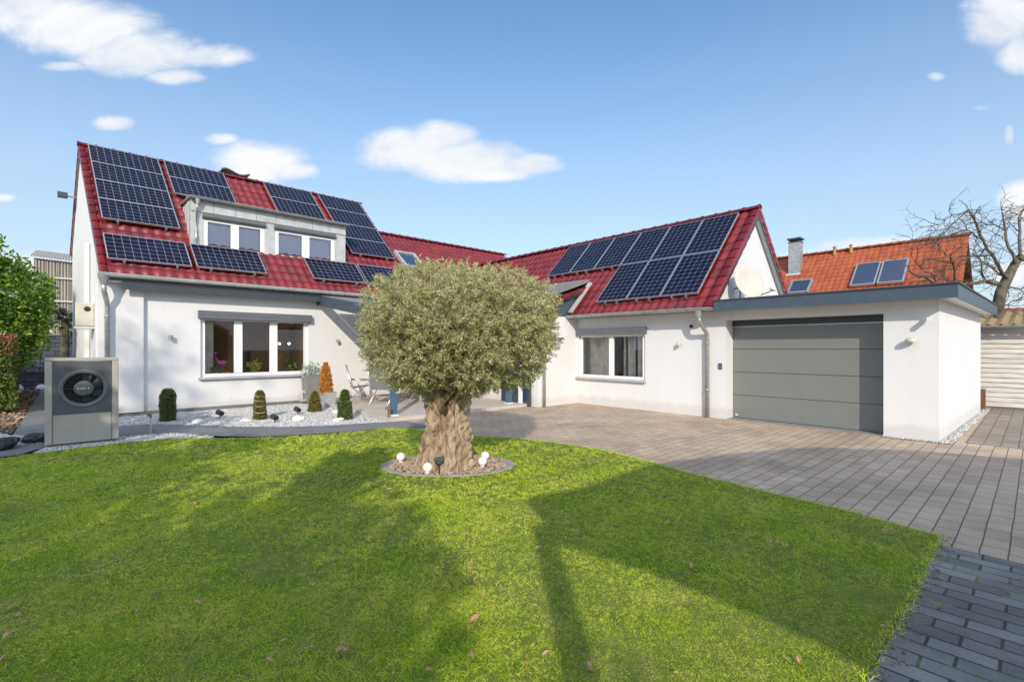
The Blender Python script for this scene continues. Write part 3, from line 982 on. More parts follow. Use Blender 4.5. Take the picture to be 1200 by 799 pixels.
# roof decks
mb = MB()
P4 = [Vector(RF(.40, 0)) - NF * .02, Vector(RF(8.62, 0)) - NF * .02, Vector(RF(8.62, 4)) - NF * .02, Vector(RF(.40, 4)) - NF * .02]
mb.prism(P4, -NF * .13)
NB = Vector((0, 1, 1)).normalized()
RB = lambda x, y: (x - HX * 4 - HX * .8 * y, 18.0 + y, 7.25 - y)
P4 = [Vector(RB(.40, 0)) - NB * .02, Vector(RB(8.62, 0)) - NB * .02, Vector(RB(8.62, 2.65)) - NB * .02, Vector(RB(.40, 2.65)) - NB * .02]
mb.prism(P4, -NB * .13)
deck = mb.build('roof_deck', 'soffit_grey', house)
V, F = join_np([roof_tiles(lambda u, s: RF(.42 + u, s * .7071), 8.16, 5.66, .235, .345, NF),
                roof_tiles(lambda u, s: RB(.42 + u, 2.62 - s * .7071), 8.16, 3.70, .235, .345, NB, seg=4)])
roof = np_mesh('roof', V, F, 'roof_red', house)
V, F = ridge_caps(Vector(RF(.36, 4)) + Vector((0, 0, .05)), Vector(RF(8.66, 4)) + Vector((0, 0, .05)))
np_mesh('ridge_tiles', V, F, 'roof_red', roof)
for V, F in (verge_tiles(RF(.40, 0), RF(.40, 4), NF, (-1, 0, 0)), verge_tiles(RF(8.62, 0), RF(8.62, 4), NF, (1, 0, 0)),
             verge_tiles(RB(.40, 2.62), RB(.40, 0), NB, (-1, 0, 0))):
    np_mesh('verge_tiles', V, F, 'roof_red', roof)
# grey fascia under the eave, soffit, gutter, downpipe
MB().box(.75, 5.28, 14.03, 14.07, 2.95, 3.13).build('fascia', 'anthracite', house)
MB().box(.42, 8.4, 14.07, 14.37, 3.10, 3.14).build('soffit', 'white_paint', house)
gutter((.34, 13.93, 3.27), (8.6, 13.93, 3.24)).build('gutter', 'zinc_pale', house, smooth=False)
mb = MB()
mb.lathe([(.055, -.16), (.10, .0), (.11, .05)], (.44, 13.94, 3.17), 14)
mb.tube([(.44, 13.94, 3.05), (.445, 13.97, 2.88), (.50, 14.12, 2.66), (.51, 14.15, 2.5), (.51, 14.15, 0.0)], .05, 12)
for z in (2.3, 1.0): mb.tube([(.51, 14.15, z), (.51, 14.15, z + .04)], .058, 12)
mb.build('downpipe', 'zinc', house, smooth=True)
# three part window
win = window(house, (0, FY, 0), (1, 0, 0), (0, -1, 0), 2.33, 5.02, .84, 2.42, [(2.44, 3.10), (3.30, 3.98), (4.18, 4.90)], sill=(2.28, 5.06, .80, .86, .10),
             shutter=(2.27, 5.08, 2.36, 2.56, .13), fw=.10, back=-.13)
# room behind the window
mb = MB()
mb.box(1.6, 5.7, 18.2, 18.3, .3, 3.0); mb.box(1.5, 1.6, 14.66, 18.2, .3, 3.0); mb.box(5.7, 5.8, 14.66, 18.2, .3, 3.0)
mb.box(1.6, 5.7, 14.66, 18.2, 3.0, 3.05); mb.box(1.6, 5.7, 14.66, 18.2, .25, .3)
mb.build('room', 'room_wall', house)
MB().box(2.36, 4.99, 14.52, 14.92, .86, .90).build('inner_sill', 'white_paint', house)
mb = MB()
for k in range(9): mb.box(2.50 + .02 * k, 2.515 + .02 * k, 14.7 + .012 * (k % 2), 14.72 + .012 * (k % 2), .95, 2.35)
mb.build('curtain', 'curtain', house)
mb = MB(); mb.box(2.9, 3.6, 17.6, 18.1, .3, 2.2); mb.box(4.3, 5.0, 17.7, 18.1, .3, 1.5); mb.build('cupboard', 'wood_dark', house)
for k, x in enumerate((4.75, 5.05)):
    t = thing('pendant_lamp', ('left' if k == 0 else 'right') + ' small warm bulb hanging inside behind the right window pane', 'lamp', (x, 16.2, 1.75), 'pendant bulbs inside the window')
    MB().tube([(x, 16.2, 1.80), (x, 16.2, 3.0)], .006, 5).build('cord', 'black_plastic', t)
    MB().ball((x, 16.2, 1.75), .04, 12).build('bulb', 'bulb_glow', t, smooth=True)
    ld = bpy.data.lights.new('bulb_light', 'POINT'); ld.energy = 6; ld.color = (1, .78, .5); ld.shadow_soft_size = .05
    lo = bpy.data.objects.new('bulb_light', ld); lo.location = (x, 16.2 - .06, 1.68); COL.objects.link(lo)
# chimney behind the ridge with a bent metal cap
mb = MB().box(3.66, 4.30, 18.25, 18.80, 6.3, 7.36); ch = mb.build('chimney', 'zinc', house)
mb = MB()
pts = [(3.56 + .105 * k, 7.50 + .055 * math.sin(k * .85 + .3) + .02 * (k < 2)) for k in range(9)]
for k in range(8):
    (a, za), (b, zb) = pts[k], pts[k + 1]
    mb.prism([(a, 18.15, za), (b, 18.15, zb), (b, 18.15, zb + .035), (a, 18.15, za + .035)], (0, .75, 0))
for x in (3.72, 4.24):
    for y in (18.3, 18.74): mb.tube([(x, y, 7.34), (x, y, 7.50)], .015, 6)
mb.build('chimney_cap', 'cap_metal', ch)
# cable duct on the gable wall
MB().box(gx(15.9) - .10, gx(15.9) - .005, 15.75, 15.95, 0, 4.2).build('cable_duct', 'white_paint', house)

# dormer
DX0, DX1, DY, DZ0, DZ1 = 2.22, 6.42, 15.05, 4.22, 5.50
mb = MB()
O = (0, DY, 0); U = (1, 0, 0); Nn = (0, -1, 0); Z = (0, 0, 1)
for (a, b, c, d) in ((DX0, 2.50, DZ0, 5.24), (4.02, 4.29, DZ0, 5.24), (6.07, DX1, DZ0, 5.24), (2.50, 4.02, DZ0, 4.27), (4.29, 6.07, DZ0, 4.27), (2.5, 4.02, 5.2, 5.24), (4.29, 6.07, 5.2, 5.24)):
    mb.obox(O, U, Z, Nn, a, b, c, d, -.12, 0)
for k in range(8):                                    # seamed band under the eave
    w_ = (DX1 - DX0) / 8
    mb.obox(O, U, Z, Nn, DX0 + k * w_ + .004, DX0 + (k + 1) * w_ - .004, 5.243, 5.56, -.12, .03)
for (xa, xb) in ((DX0, DX0 + .08), (DX1 - .08, DX1)):  # cheeks
    mb.prism([(xa, DY + .12, DZ0 - .1), (xa, DY + .12, 5.56), (xa, 16.5, 5.62), (xa, DY + 1.2, 5.3)], (xb - xa, 0, 0))
for k in range(3):
    y = DY + .35 + .36 * k
    mb.box(DX0 - .018, DX0, y, y + .02, 3.26 + (y - 14) + .02, 5.55)
dorm = mb.build('dormer', 'zinc_pale', house)
mb = MB(); mb.prism([(DX0 - .06, DY - .13, 5.565), (DX0 - .06, 16.62, 5.66), (DX0 - .06, 16.62, 5.70), (DX0 - .06, DY - .13, 5.60)], (DX1 - DX0 + .12, 0, 0))
mb.build('dormer_roof', 'zinc', dorm)
gutter((DX0 - .05, DY - .17, 5.585), (DX1 + .05, DY - .17, 5.565), .055).build('gutter', 'zinc', dorm)
mb = MB(); mb.lathe([(.035, -.12), (.06, 0), (.065, .04)], (2.36, DY - .15, 5.50), 12)
mb.tube([(2.36, DY - .15, 5.42), (2.34, DY - .10, 5.30), (2.33, DY - .06, 5.16), (2.33, DY - .06, 4.55), (2.28, DY - .12, 4.42), (2.30, DY - .2, 4.30), (2.34, DY - .3, 4.12)], .032, 10)
mb.build('downpipe', 'zinc', dorm, smooth=True)
for (a, b, ps) in ((2.50, 4.02, [(2.61, 3.16), (3.36, 3.91)]), (4.29, 6.07, [(4.40, 5.07), (5.29, 5.96)])):
    window(house, O, U, Nn, a, b, 4.27, 5.10, ps, shutter=(a - .02, b + .02, 5.07, 5.22, .08), fw=.09, back=-.08, box_round=True, glassm='blind_glass')
    MB().obox(O, U, Z, Nn, a + .05, b - .05, 4.3, 5.08, -.119, -.10).build('roller_blind', 'blind_grey', house)


# ------------------------------------------------------------------ middle wing joining the two houses
mid = thing('connecting_house', 'white middle building with a lower red roof behind the olive tree', 'building', (11, 17, 0))
zf = lambda x, y: (x, 14.0 + y, 3.22 + y * .755)
NM = Vector((0, -.755, 1)).normalized()
MB().box(8.5, 11.2, FY, FY + .3, 0, 3.12).build('wall', 'plaster', mid)
mb = MB(); mb.prism([zf(8.56, 0), zf(15.9, 0), zf(15.9, 4), zf(8.2, 4)], -NM * .13); mb.prism([(8.2, 18, 6.24), (15.9, 18, 6.24), (15.9, 22, 3.2), (8.2, 22, 3.2)], (0, -.08, -.1))
mb.build('roof_deck', 'soffit_grey', mid)
V, F = roof_tiles(lambda u, s: zf(8.4 + u - .05 * s * .8, s * .798), 7.5, 5.0, .235, .345, NM)
r2 = np_mesh('roof', V, F, 'roof_red', mid)
V, F = ridge_caps((8.1, 18, 6.30), (15.95, 18, 6.30)); np_mesh('ridge_tiles', V, F, 'roof_red', r2)
MB().box(8.2, 15.7, 21.4, 21.7, 0, 3.2).build('wall', 'plaster', mid)
MB().prism([(15.6, 14.3, 0), (15.6, 21.7, 0), (15.6, 21.7, 3.2), (15.6, 18, 6.0), (15.6, 14.3, 3.2)], (.25, 0, 0)).build('gable_wall', 'plaster', mid)
# roof window near the step in the ridge
c0 = Vector(zf(9.0, 1.75)); su = Vector((0, .798, .602))
mb = MB()
for (a, b, c, d) in ((0, .9, 0, .08), (0, .9, 1.1, 1.18), (0, .08, .08, 1.1), (.82, .9, .08, 1.1)):
    mb.obox(c0, (1, 0, 0), su, NM, a, b, c, d, .0, .14)
rw = mb.build('roof_window', 'zinc_pale', mid)
MB().obox(c0, (1, 0, 0), su, NM, .08, .82, .08, 1.1, .06, .08).build('pane', 'collector_glass', rw)
# terrace door, mostly hidden by the tree
mb = MB()
for (a, b, c, d) in ((8.9, 8.98, .08, 2.2), (10.6, 10.68, .08, 2.2), (8.98, 10.6, 2.12, 2.2), (9.74, 9.84, .08, 2.12)): mb.box(a, b, FY - .03, FY - .001, c, d)
td = mb.build('terrace_door', 'pvc_white', mid)
MB().box(8.98, 10.6, FY - .015, FY - .004, .08, 2.12).build('pane', 'collector_glass', td)

# ------------------------------------------------------------------ right wing
WX = 10.86
wing = thing('house_wing', 'white wing with red tiled roof, zinc gutter and two pane window', 'house', (12.5, 8, 0))
RW = lambda y, s: (10.45 + s, y, 2.52 + s)
NW = Vector((-1, 0, 1)).normalized()
NE = Vector((1, 0, 1)).normalized()
RX, RZ = 13.15, 5.22
mb = MB()
mb.box(WX, WX + .3, 4.95, 6.82, 0, 2.62); mb.box(WX, WX + .3, 9.03, 15.5, 0, 2.62)
mb.box(WX, WX + .3, 6.82, 9.03, 0, .76); mb.box(WX, WX + .3, 6.82, 9.03, 2.0, 2.62)
mb.build('wall', 'plaster', wing)
mb = MB()
mb.prism([(WX + .3, 4.95, 0), (16.0, 4.95, 0), (16.0, 4.95, 2.3), (13.15, 4.95, 5.05), (WX + .3, 4.95, 2.72)], (0, .25, 0))
mb.build('gable_wall', 'plaster', wing)
MB().box(15.7, 16, 5.2, 16, 0, 2.3).build('wall', 'plaster', wing)
mb = MB()
q = lambda y, s: Vector(RW(y, s)) - NW * .02
mb.prism([q(4.86, 0), q(16.5, 0), q(16.5, 2.7), q(4.86, 2.7)], -NW * .12)
RE = lambda y, s: (13.15 + s, y, 5.22 - s)
q2 = lambda y, s: Vector(RE(y, s)) - NE * .02
mb.prism([q2(4.86, 0), q2(16.5, 0), q2(16.5, 3.1), q2(4.86, 3.1)], -NE * .12)
mb.build('roof_deck', 'soffit_grey', wing)
V, F = join_np([roof_tiles(lambda u, s: RW(16.6 - u, s * .7071), 11.72, 3.82, .235, .345, NW), roof_tiles(lambda u, s: RE(4.88 + u, 3.1 - s * .7071), 11.7, 4.38, .235, .345, NE, seg=4)])
r3 = np_mesh('roof', V, F, 'roof_red', wing)
V, F = ridge_caps((RX, 4.84, RZ + .06), (RX, 16.6, RZ + .06)); np_mesh('ridge_tiles', V, F, 'roof_red', r3)
for V, F in (verge_tiles(RW(4.86, 0), RW(4.86, 2.7), NW, (0, -1, 0), w=.2), verge_tiles(RE(4.86, 3.1), RE(4.86, 0), NE, (0, -1, 0), w=.2)):
    np_mesh('verge_tiles', V, F, 'roof_red', r3)
mb = MB(); mb.prism([Vector(RE(4.90, .06)) - NE * .12, Vector(RE(4.90, 3.0)) - NE * .12, Vector(RE(4.90, 3.0)) - NE * .34, Vector(RE(4.90, .06)) - NE * .34], (0, .045, 0))
mb.build('bargeboard', 'soffit_grey', wing)
gutter((10.40, 9.22, 2.525), (10.40, 4.84, 2.505), .072).build('gutter', 'zinc', wing)
MB().box(10.48, WX, 4.9, 9.1, 2.50, 2.53).build('soffit', 'white_paint', wing)
mb = MB(); mb.lathe([(.05, -.15), (.085, 0), (.095, .04)], (10.42, 5.16, 2.42), 14)
mb.tube([(10.42, 5.16, 2.30), (10.44, 5.155, 2.22), (10.52, 5.14, 2.12), (10.72, 5.13, 1.98), (10.775, 5.13, 1.88), (10.775, 5.13, 0)], .048, 12)
for z in (1.7, .62): mb.tube([(10.775, 5.13, z), (10.775, 5.13, z + .04)], .056, 12)
mb.build('downpipe', 'zinc', wing, smooth=True)
w2 = window(wing, (WX, 0, 0), (0, -1, 0), (-1, 0, 0), -9.03, -6.82, .76, 2.0, [(-8.93, -7.99), (-7.84, -6.92)], sill=(-9.07, -6.78, .715, .77, .09), shutter=(-9.05, -6.76, 1.98, 2.15, .10), fw=.085, back=-.12)
mb = MB()
mb.box(13.9, 14, 6, 9.2, .3, 2.5); mb.box(11.2, 13.9, 5.95, 6, .3, 2.5); mb.box(11.2, 13.9, 9.2, 9.3, .3, 2.5); mb.box(11.2, 13.9, 6, 9.2, 2.45, 2.5); mb.box(11.2, 13.9, 6, 9.2, .25, .3)
mb.build('room', 'room_pale', wing)
mb = MB()
for (a, b) in ((8.1, 8.95), (6.85, 7.75)):
    n = 16
    for k in range(n):
        y0, y1 = a + (b - a) * k / n, a + (b - a) * (k + 1) / n
        x0, x1 = 11.24 + .03 * math.sin(k * 1.7), 11.24 + .03 * math.sin((k + 1) * 1.7)
        if (a < 8 and k % 5 == 3): continue
        mb.prism([(x0, y0, .82), (x1, y1, .82), (x1 + .008, y1, .82), (x0 + .008, y0, .82)], (0, 0, 1.15))
mb.build('curtain', 'curtain', wing)
MB().box(11.6, 12.2, 7.3, 8.2, .3, 1.55).build('cupboard', 'wood_dark', wing)

# porch at the inner corner, with two stepped lean-to roofs
porch = thing('entrance_porch', 'small white entrance porch with slanting grey cheeks in the inner corner of the wing', 'porch', (10, 10, 0))
PY_ = 9.10
MB().box(9.25, WX - .004, PY_, PY_ + .25, 0, 2.52).build('wall', 'plaster', porch)
MB().box(9.25, 9.5, PY_ + .25, 11.5, 0, 2.5).build('wall', 'plaster', porch)
# lower lean-to
mb = MB(); mb.prism([(10.30, PY_ - .06, 2.60), (11.42, PY_ - .06, 3.42), (11.40, PY_ - .06, 3.36), (10.46, PY_ - .06, 2.52)], (0, .1, 0))
mb.prism([(9.45, PY_ - .05, 2.53), (10.46, PY_ - .05, 2.53), (11.38, PY_ - .05, 3.37), (9.45, PY_ - .05, 2.76)], (0, .06, 0))
mb.build('cheek', 'blue_grey', porch)
ps = lambda u, s: (9.40 + s, PY_ - .14 + u, 2.80 + .315 * s)
NPo = Vector((-.315, 0, 1)).normalized()
mb = MB(); mb.prism([ps(0, -.05), ps(2.6, -.05), ps(2.6, 2.05), ps(0, 2.05)], -NPo * .05); mb.build('roof_deck', 'anthracite', porch)
V, F = join_np([roof_tiles(lambda u, s: ps(2.6 - u, s), 2.6, 2.05, .235, .345, NPo), verge_tiles(ps(0, -.05), ps(0, 2.05), NPo, (0, -1, 0), drop=.10)])
np_mesh('roof', V, F, 'roof_red', porch)
mb = MB(); mb.obox((10.44, PY_ - .12, 2.55), Vector((1, 0, 1)).normalized(), (0, 1, 0), NW, 0, 1.3, -.10, .02, .06, .12); mb.build('flashing', 'zinc_pale', porch)
# upper dormer band behind it
mb = MB(); mb.prism([(9.75, PY_ + .05, 3.03), (11.55, PY_ + .05, 3.62), (11.50, PY_ + .05, 3.70), (9.75, PY_ + .05, 3.32)], (0, 1.7, 0))
mb.build('upper_cheek', 'soffit_grey', porch)
mb = MB(); mb.tube([(9.42, PY_ - .06, 2.45), (9.42, PY_ - .06, 0)], .045, 12); mb.build('downpipe', 'zinc', porch, smooth=True)
mb = MB()
mb.box(9.12, 9.2, 9.32, 9.4, .0, 2.3); mb.box(9.12, 9.2, 10.4, 10.48, 0, 2.3); mb.box(9.12, 9.2, 9.4, 10.4, 2.2, 2.3)
fr = mb.build('door_frame', 'anthracite', porch)
MB().box(9.155, 9.165, 9.4, 10.4, .02, 2.2).build('pane', 'collector_glass', fr)
MB().box(9.14, 9.18, 9.62, 9.78, .02, 2.2).build('door_stile', 'pvc_white', fr)

# ------------------------------------------------------------------ garage
gar = thing('garage', 'white flat roofed garage with wide grey sectional door', 'garage', (13, 3, 0))
gc = lambda x: 1.12 - .028 * (x - 10.86)                # right-hand wall line
mb = MB()
DL, DR, DH = 4.74, 1.88, 2.235
mb.prism([(10.86, gc(10.86), 0), (10.86, DR, 0), (11.24, DR, 0), (11.24, gc(10.86) + .3, 0), (16.8, gc(16.8) + .3, 0), (16.8, gc(16.8), 0)], (0, 0, 2.47))
mb.box(10.86, 11.24, DL, 4.949, 0, 2.47); mb.box(10.86, 11.24, DR, DL, DH, 2.47)
mb.box(16.5, 16.8, 1.5, 4.9, 0, 2.47)
mb.build('wall', 'plaster', gar)
mb = MB()
mb.prism([(10.46, .89, 2.45), (10.46, 4.80, 2.45), (16.9, 4.80, 2.45), (16.9, .70, 2.45)], (0, 0, .05))
mb.build('soffit', 'white_paint', gar)
mb = MB()
t = .035
mb.prism([(10.44, .85, 2.415), (10.44, 4.83, 2.415), (10.44 + t, 4.83, 2.415), (10.44 + t, .85 + t, 2.415)], (0, 0, .225))
mb.prism([(10.44, .85, 2.415), (10.44 + t, .85 + t, 2.415), (16.95, .66 + t, 2.415), (16.95, .66, 2.415)], (0, 0, .225))
mb.build('fascia', 'blue_grey', gar)
mb = MB()
mb.prism([(10.415, .825, 2.642), (10.415, 4.84, 2.642), (16.97, 4.84, 2.642), (16.97, .64, 2.642)], (0, 0, .025))
mb.build('flat_roof', 'anthracite', gar)
MB().box(11.20, 11.27, DR + .002, DL - .002, 2.10, DH - .002).build('door_header', 'anthracite', gar)
dz = [0.012, .535, 1.06, 1.585, 2.095]
mb = MB()
for k in range(4):
    mb.box(11.235, 11.29, DR + .004, DL - .004, dz[k], dz[k + 1] - .009)
gd = mb.build('garage_door', 'garage_grey', gar, bevel=.004)
MB().box(11.25, 11.285, DR + .01, DL - .01, .0, 2.1).build('door_seal', 'black_plastic', gd)
MB().box(11.215, 11.234, DR + .01, DL - .01, 2.085, 2.099).build('door_rail', 'alu', gd)
MB().box(11.226, 11.234, 4.62, 4.68, .06, .085).build('door_plate', 'white_plastic', gd)
MB().box(10.87, 11.22, DR, DL, -.02, .006).build('threshold', 'slab_edge', gar)

# ------------------------------------------------------------------ solar panels
def panel_proto(name, U, Sv, Nv, Wd, Ht, cu, cs, cells, label, group, loc):
    U, Sv, Nv = Vector(U), Vector(Sv), Vector(Nv)
    root = thing(name, label, 'solar panel', loc, group)
    root['_o'] = (0, 0, 0)
    mb = MB(); b = .018
    for (a0, a1, c0, c1) in ((0, Wd, 0, b), (0, Wd, Ht - b, Ht), (0, b, b, Ht - b), (Wd - b, Wd, b, Ht - b)):
        mb.obox((0, 0, 0), U, Sv, Nv, a0, a1, c0, c1, .0, .045)
    mb.build('frame', 'alu', root)
    for a in (.3, Wd - .3): MB().obox((0, 0, 0), U, Sv, Nv, a - .02, a + .02, -.05, Ht + .01, -.10, -.002).build('mounting_rail', 'steel', root)
    mb = MB(); mb.obox((0, 0, 0), U, Sv, Nv, b, Wd - b, b, Ht - b, .012, .038)
    o = mb.build('cell_sheet', cells, root)
    uv = o.data.uv_layers.new(name='grid')
    for pl in o.data.polygons:
        for li in pl.loop_indices:
            co = Vector(o.data.vertices[o.data.loops[li].vertex_index].co)
            # solve co = U*a + S*c (+ n)
            suv = Sv - U * Sv.dot(U)
            c = co.dot(suv.normalized()) / suv.length if suv.length else 0
            a = (co - Sv * c).dot(U)
            uv.data[li].uv = ((a - b) / (Wd - 2 * b) * cu, (c - b) / (Ht - 2 * b) * cs)
    return root


SF = Vector((-HX, 1, 1)) / math.sqrt(2)
lift = NF * .13
def at_f(x, y): return Vector(RF(x, y)) + lift
cols = [('left end', .575, (0, 1, 2, 3)), ('left of the bare tiles', 2.29, (2, 3)), ('above the dormer\'s right half', 5.05, (2, 3)), ('right verge', 6.88, (0, 1, 2, 3))]
rows_n = {0: 'bottom', 1: 'third', 2: 'second', 3: 'top'}
LAB = {(0, 3): 'top panel of the left column, beside the verge and ridge', (0, 2): 'second panel from the top in the left column by the verge',
       (0, 1): 'third panel from the top in the left column by the verge', (0, 0): 'lowest panel of the tall left column, level with the dormer',
       (1, 3): 'upper panel left of the bare tiles under the chimney cap', (1, 2): 'panel just above the dormer gutter, left of the bare tiles',
       (2, 3): 'upper panel just right of the bare ridge tiles', (2, 2): 'panel just above the dormer gutter, right of the bare tiles',
       (3, 3): 'top panel of the right column, at the ridge end', (3, 2): 'second panel from the top right of the dormer',
       (3, 1): 'third panel from the top right of the dormer', (3, 0): 'lowest panel of the column right of the dormer'}
proto = None
for ci, (nm, x, rows) in enumerate(cols):
    for r_ in rows:
        y = 1.40 + .627 * r_
        lab = 'dark blue solar panel, ' + LAB[(ci, r_)]
        if proto is None:
            proto = panel_proto('solar_module', (1, 0, 0), SF, NF, 1.575, .882, 10, 6, 'solar_cells', lab, 'solar panels on the long house roof', at_f(x, y))
        else: dup(proto, at_f(x, y), lab)
proto = None
for x, lab in ((.535, 'low panel under the left column at the eave corner'), (2.255, 'low panel under the dormer\'s left window'), (5.12, 'low panel under the dormer\'s right window'), (6.80, 'low panel half hidden by the olive crown')):
    lab = 'dark blue solar panel, ' + lab
    if proto is None: proto = panel_proto('solar_module', (1, 0, 0), SF, NF, 1.61, .965, 10, 6, 'solar_cells', lab, 'solar panels on the long house roof', at_f(x, .27))
    else: dup(proto, at_f(x, .27), lab)
proto = None
SW = Vector((1, 0, 1)).normalized()
nth = ['rightmost', 'second from the right', 'third from the right', 'fourth from the right', 'fifth from the right', 'leftmost']
for row, s0, cnt in (('upper', 1.40, 6), ('lower', .245, 3)):
    for i in range(cnt):
        y = 5.26 + .98 * (i + 1) - .01
        lab = 'upright solar panel on the wing roof, %s in the %s row' % (nth[i] if not (row == 'lower' and i == 2) else 'leftmost', row)
        loc = Vector(RW(y, s0)) + NW * .12
        if proto is None: proto = panel_proto('solar_module', (0, -1, 0), SW, NW, .962, 1.605, 6, 10, 'solar_cells_fine', lab, 'solar panels on the wing roof', loc)
        else: dup(proto, loc, lab)

# ------------------------------------------------------------------ terrace and canopy
sheet('terrace', [(5.08, 9.45), (9.24, 9.45), (9.24, 14.3), (5.08, 14.3)], .075, 'terrace_slab', thick=.1)
can = thing('patio_canopy', 'blue grey terrace canopy on posts, fixed to the long house', 'canopy', (7, 12, 0))
cz = lambda y: 2.46 + (y - 9.8) * .155
mb = MB()
for x in (5.25, 9.0):
    mb.prism([(x, 9.75, cz(9.75)), (x, FY - .002, cz(FY)), (x, FY - .002, cz(FY) - .30), (x, 9.75, cz(9.75) - .26)], (.09, 0, 0))
mb.box(5.34, 9.0, 9.75, 9.85, cz(9.75) - .15, cz(9.75))
mb.box(5.34, 9.0, FY - .09, FY - .004, cz(FY) - .16, cz(FY) - .01)
mb.build('frame', 'blue_grey', can, bevel=.006)
mb = MB()
for k in range(1, 5):
    x = 5.25 + .75 * k
    mb.prism([(x, 9.85, cz(9.85) - .01), (x, FY - .1, cz(FY) - .02), (x, FY - .1, cz(FY) - .10), (x, 9.85, cz(9.85) - .09)], (.05, 0, 0))
mb.build('rafters', 'blue_grey', can)
mb = MB()
for k in range(5):
    x0, x1 = 5.345 + .75 * k, 5.345 + .75 * k + (.60 if k == 0 else .70)
    mb.prism([(x0, 9.86, cz(9.86) + .004), (x1, 9.86, cz(9.86) + .004), (x1, 13.7, cz(13.7) + .004), (x0, 13.7, cz(13.7) + .004)], (0, 0, .02))
mb.build('roof_sheet', 'awning_sheet', can)
for x in (5.25, 8.75):
    MB().box(x, x + .13, 9.76, 9.89, .10, cz(9.8) - .15).build('post', 'post_blue', can, bevel=.006)
    MB().box(x - .02, x + .15, 9.74, 9.91, .075, .105).build('post_foot', 'white_paint', can)


# garden chairs: sling seat on an X frame
def chair(loc, rotz, label):
    t = thing('garden_chair', label, 'chair', loc, 'folding chairs on the terrace'); t['_o'] = (0, 0, 0)
    for sgn in (-1, 1):
        y = sgn * .27
        mb = MB()
        mb.tube([(-.30, y, 0), (.22, y, .44), (.25, y, .46)], .013, 8)
        mb.tube([(.28, y, 0), (-.20, y, .42), (-.36, y, 1.06)], .013, 8)
        mb.tube([(.27, y, .62), (-.24, y, .64)], .016, 8); mb.tube([(.22, y, .45), (.26, y, .62)], .012, 8)
        mb.build('side_frame', 'alu', t, smooth=True)
    for z, x in ((.015, -.30), (.015, .28), (1.06, -.36)): MB().tube([(x, -.27, z), (x, .27, z)], .012, 8).build('crossbar', 'alu', t)
    mb = MB(); mb.prism([(-.17, -.255, .41), (.24, -.255, .455), (.24, -.255, .467), (-.17, -.255, .422)], (0, .51, 0)); mb.build('seat', 'textile_grey', t)
    mb = MB(); mb.prism([(-.18, -.255, .42), (-.355, -.255, 1.05), (-.343, -.255, 1.053), (-.168, -.255, .424)], (0, .51, 0)); mb.build('backrest', 'textile_grey', t)
    t.rotation_euler = (0, 0, rotz)
    return t


c1 = chair((5.95, 13.0, .075), R(-20), 'grey sling garden chair nearest the orange shrub and the house wall')
dup(c1, (6.15, 11.95, .075), 'grey sling garden chair between the near canopy post and the other chair', rotz=R(35))
dup(c1, (7.5, 12.9, .075), 'grey sling garden chair at the far end of the terrace table, behind the olive crown', rotz=R(200))
tb = thing('patio_table', 'pale terrace dining table half hidden behind the olive tree', 'table', (6.75, 12.3, .075))
MB().box(6.3, 7.2, 11.6, 13.2, .80, .835).build('tabletop', 'table_top', tb, bevel=.005)
for x in (6.36, 7.14):
    for y in (11.68, 13.12): MB().box(x - .025, x + .025, y - .025, y + .025, .075, .80).build('leg', 'alu', tb)

# ------------------------------------------------------------------ heat pump
hp = thing('heat_pump', 'beige and grey heat pump with a round fan standing in white gravel', 'heat pump', (.08, 11.0, 0))
hx0, hx1, hy, hz0, hz1 = -.38, .53, 10.62, .05, 1.44
mb = MB()
mb.box(hx0, hx0 + .085, hy, hy + .55, hz0, hz1 - .05); mb.box(hx1 - .085, hx1, hy, hy + .55, hz0, hz1 - .05)
mb.box(hx0, hx1, hy, hy + .55, hz1 - .048, hz1); mb.box(hx0 + .088, hx1 - .088, hy + .02, hy + .53, hz0, .52)
mb.build('housing', 'pump_beige', hp, bevel=.008)
mb = MB(); cx_, cz_ = .085, .935; ro = .30
pts_o = [(hx0 + .088, .524), (hx1 - .088, .524), (hx1 - .088, hz1 - .052), (hx0 + .088, hz1 - .052)]
N_ = 48
# front plate with a round hole
ang = [2 * math.pi * k / N_ for k in range(N_)]
def sq(t):
    c, s = math.cos(t), math.sin(t); k = 1e9
    if c > 1e-6: k = min(k, (pts_o[1][0] - cx_) / c)
    if c < -1e-6: k = min(k, (pts_o[0][0] - cx_) / c)
    if s > 1e-6: k = min(k, (pts_o[2][1] - cz_) / s)
    if s < -1e-6: k = min(k, (pts_o[0][1] - cz_) / s)
    return (cx_ + c * k, cz_ + s * k)
for k in range(N_):
    a, b = ang[k], ang[(k + 1) % N_]
    (xa, za), (xb, zb) = sq(a), sq(b)
    mb.face([(xa, hy + .012, za), (xb, hy + .012, zb), (cx_ + ro * math.cos(b), hy + .012, cz_ + ro * math.sin(b)), (cx_ + ro * math.cos(a), hy + .012, cz_ + ro * math.sin(a))])
for c in range(4):                                   # fill the plate corners
    X, Zc = pts_o[c]
    near = sorted(ang, key=lambda t_: (sq(t_)[0] - X) ** 2 + (sq(t_)[1] - Zc) ** 2)[:2]
    mb.face([(sq(near[0])[0], hy + .012, sq(near[0])[1]), (X, hy + .012, Zc), (sq(near[1])[0], hy + .012, sq(near[1])[1])])
pl = mb.build('front_plate', 'pump_grey', hp)
mb = MB(); mb.lathe([(.245, .10), (.248, .02), (.262, .0), (.30, -.006), (.312, .0), (.312, .014)], (cx_, hy + .006, cz_), 48, (0, 1, 0)); mb.build('fan_ring', 'fan_hub', hp, smooth=True)
mb = MB(); mb.lathe([(.25, .11), (.0, .11)], (cx_, hy + .006, cz_), 32, (0, 1, 0)); mb.build('fan_cavity', 'dark_void', hp)
mb = MB()
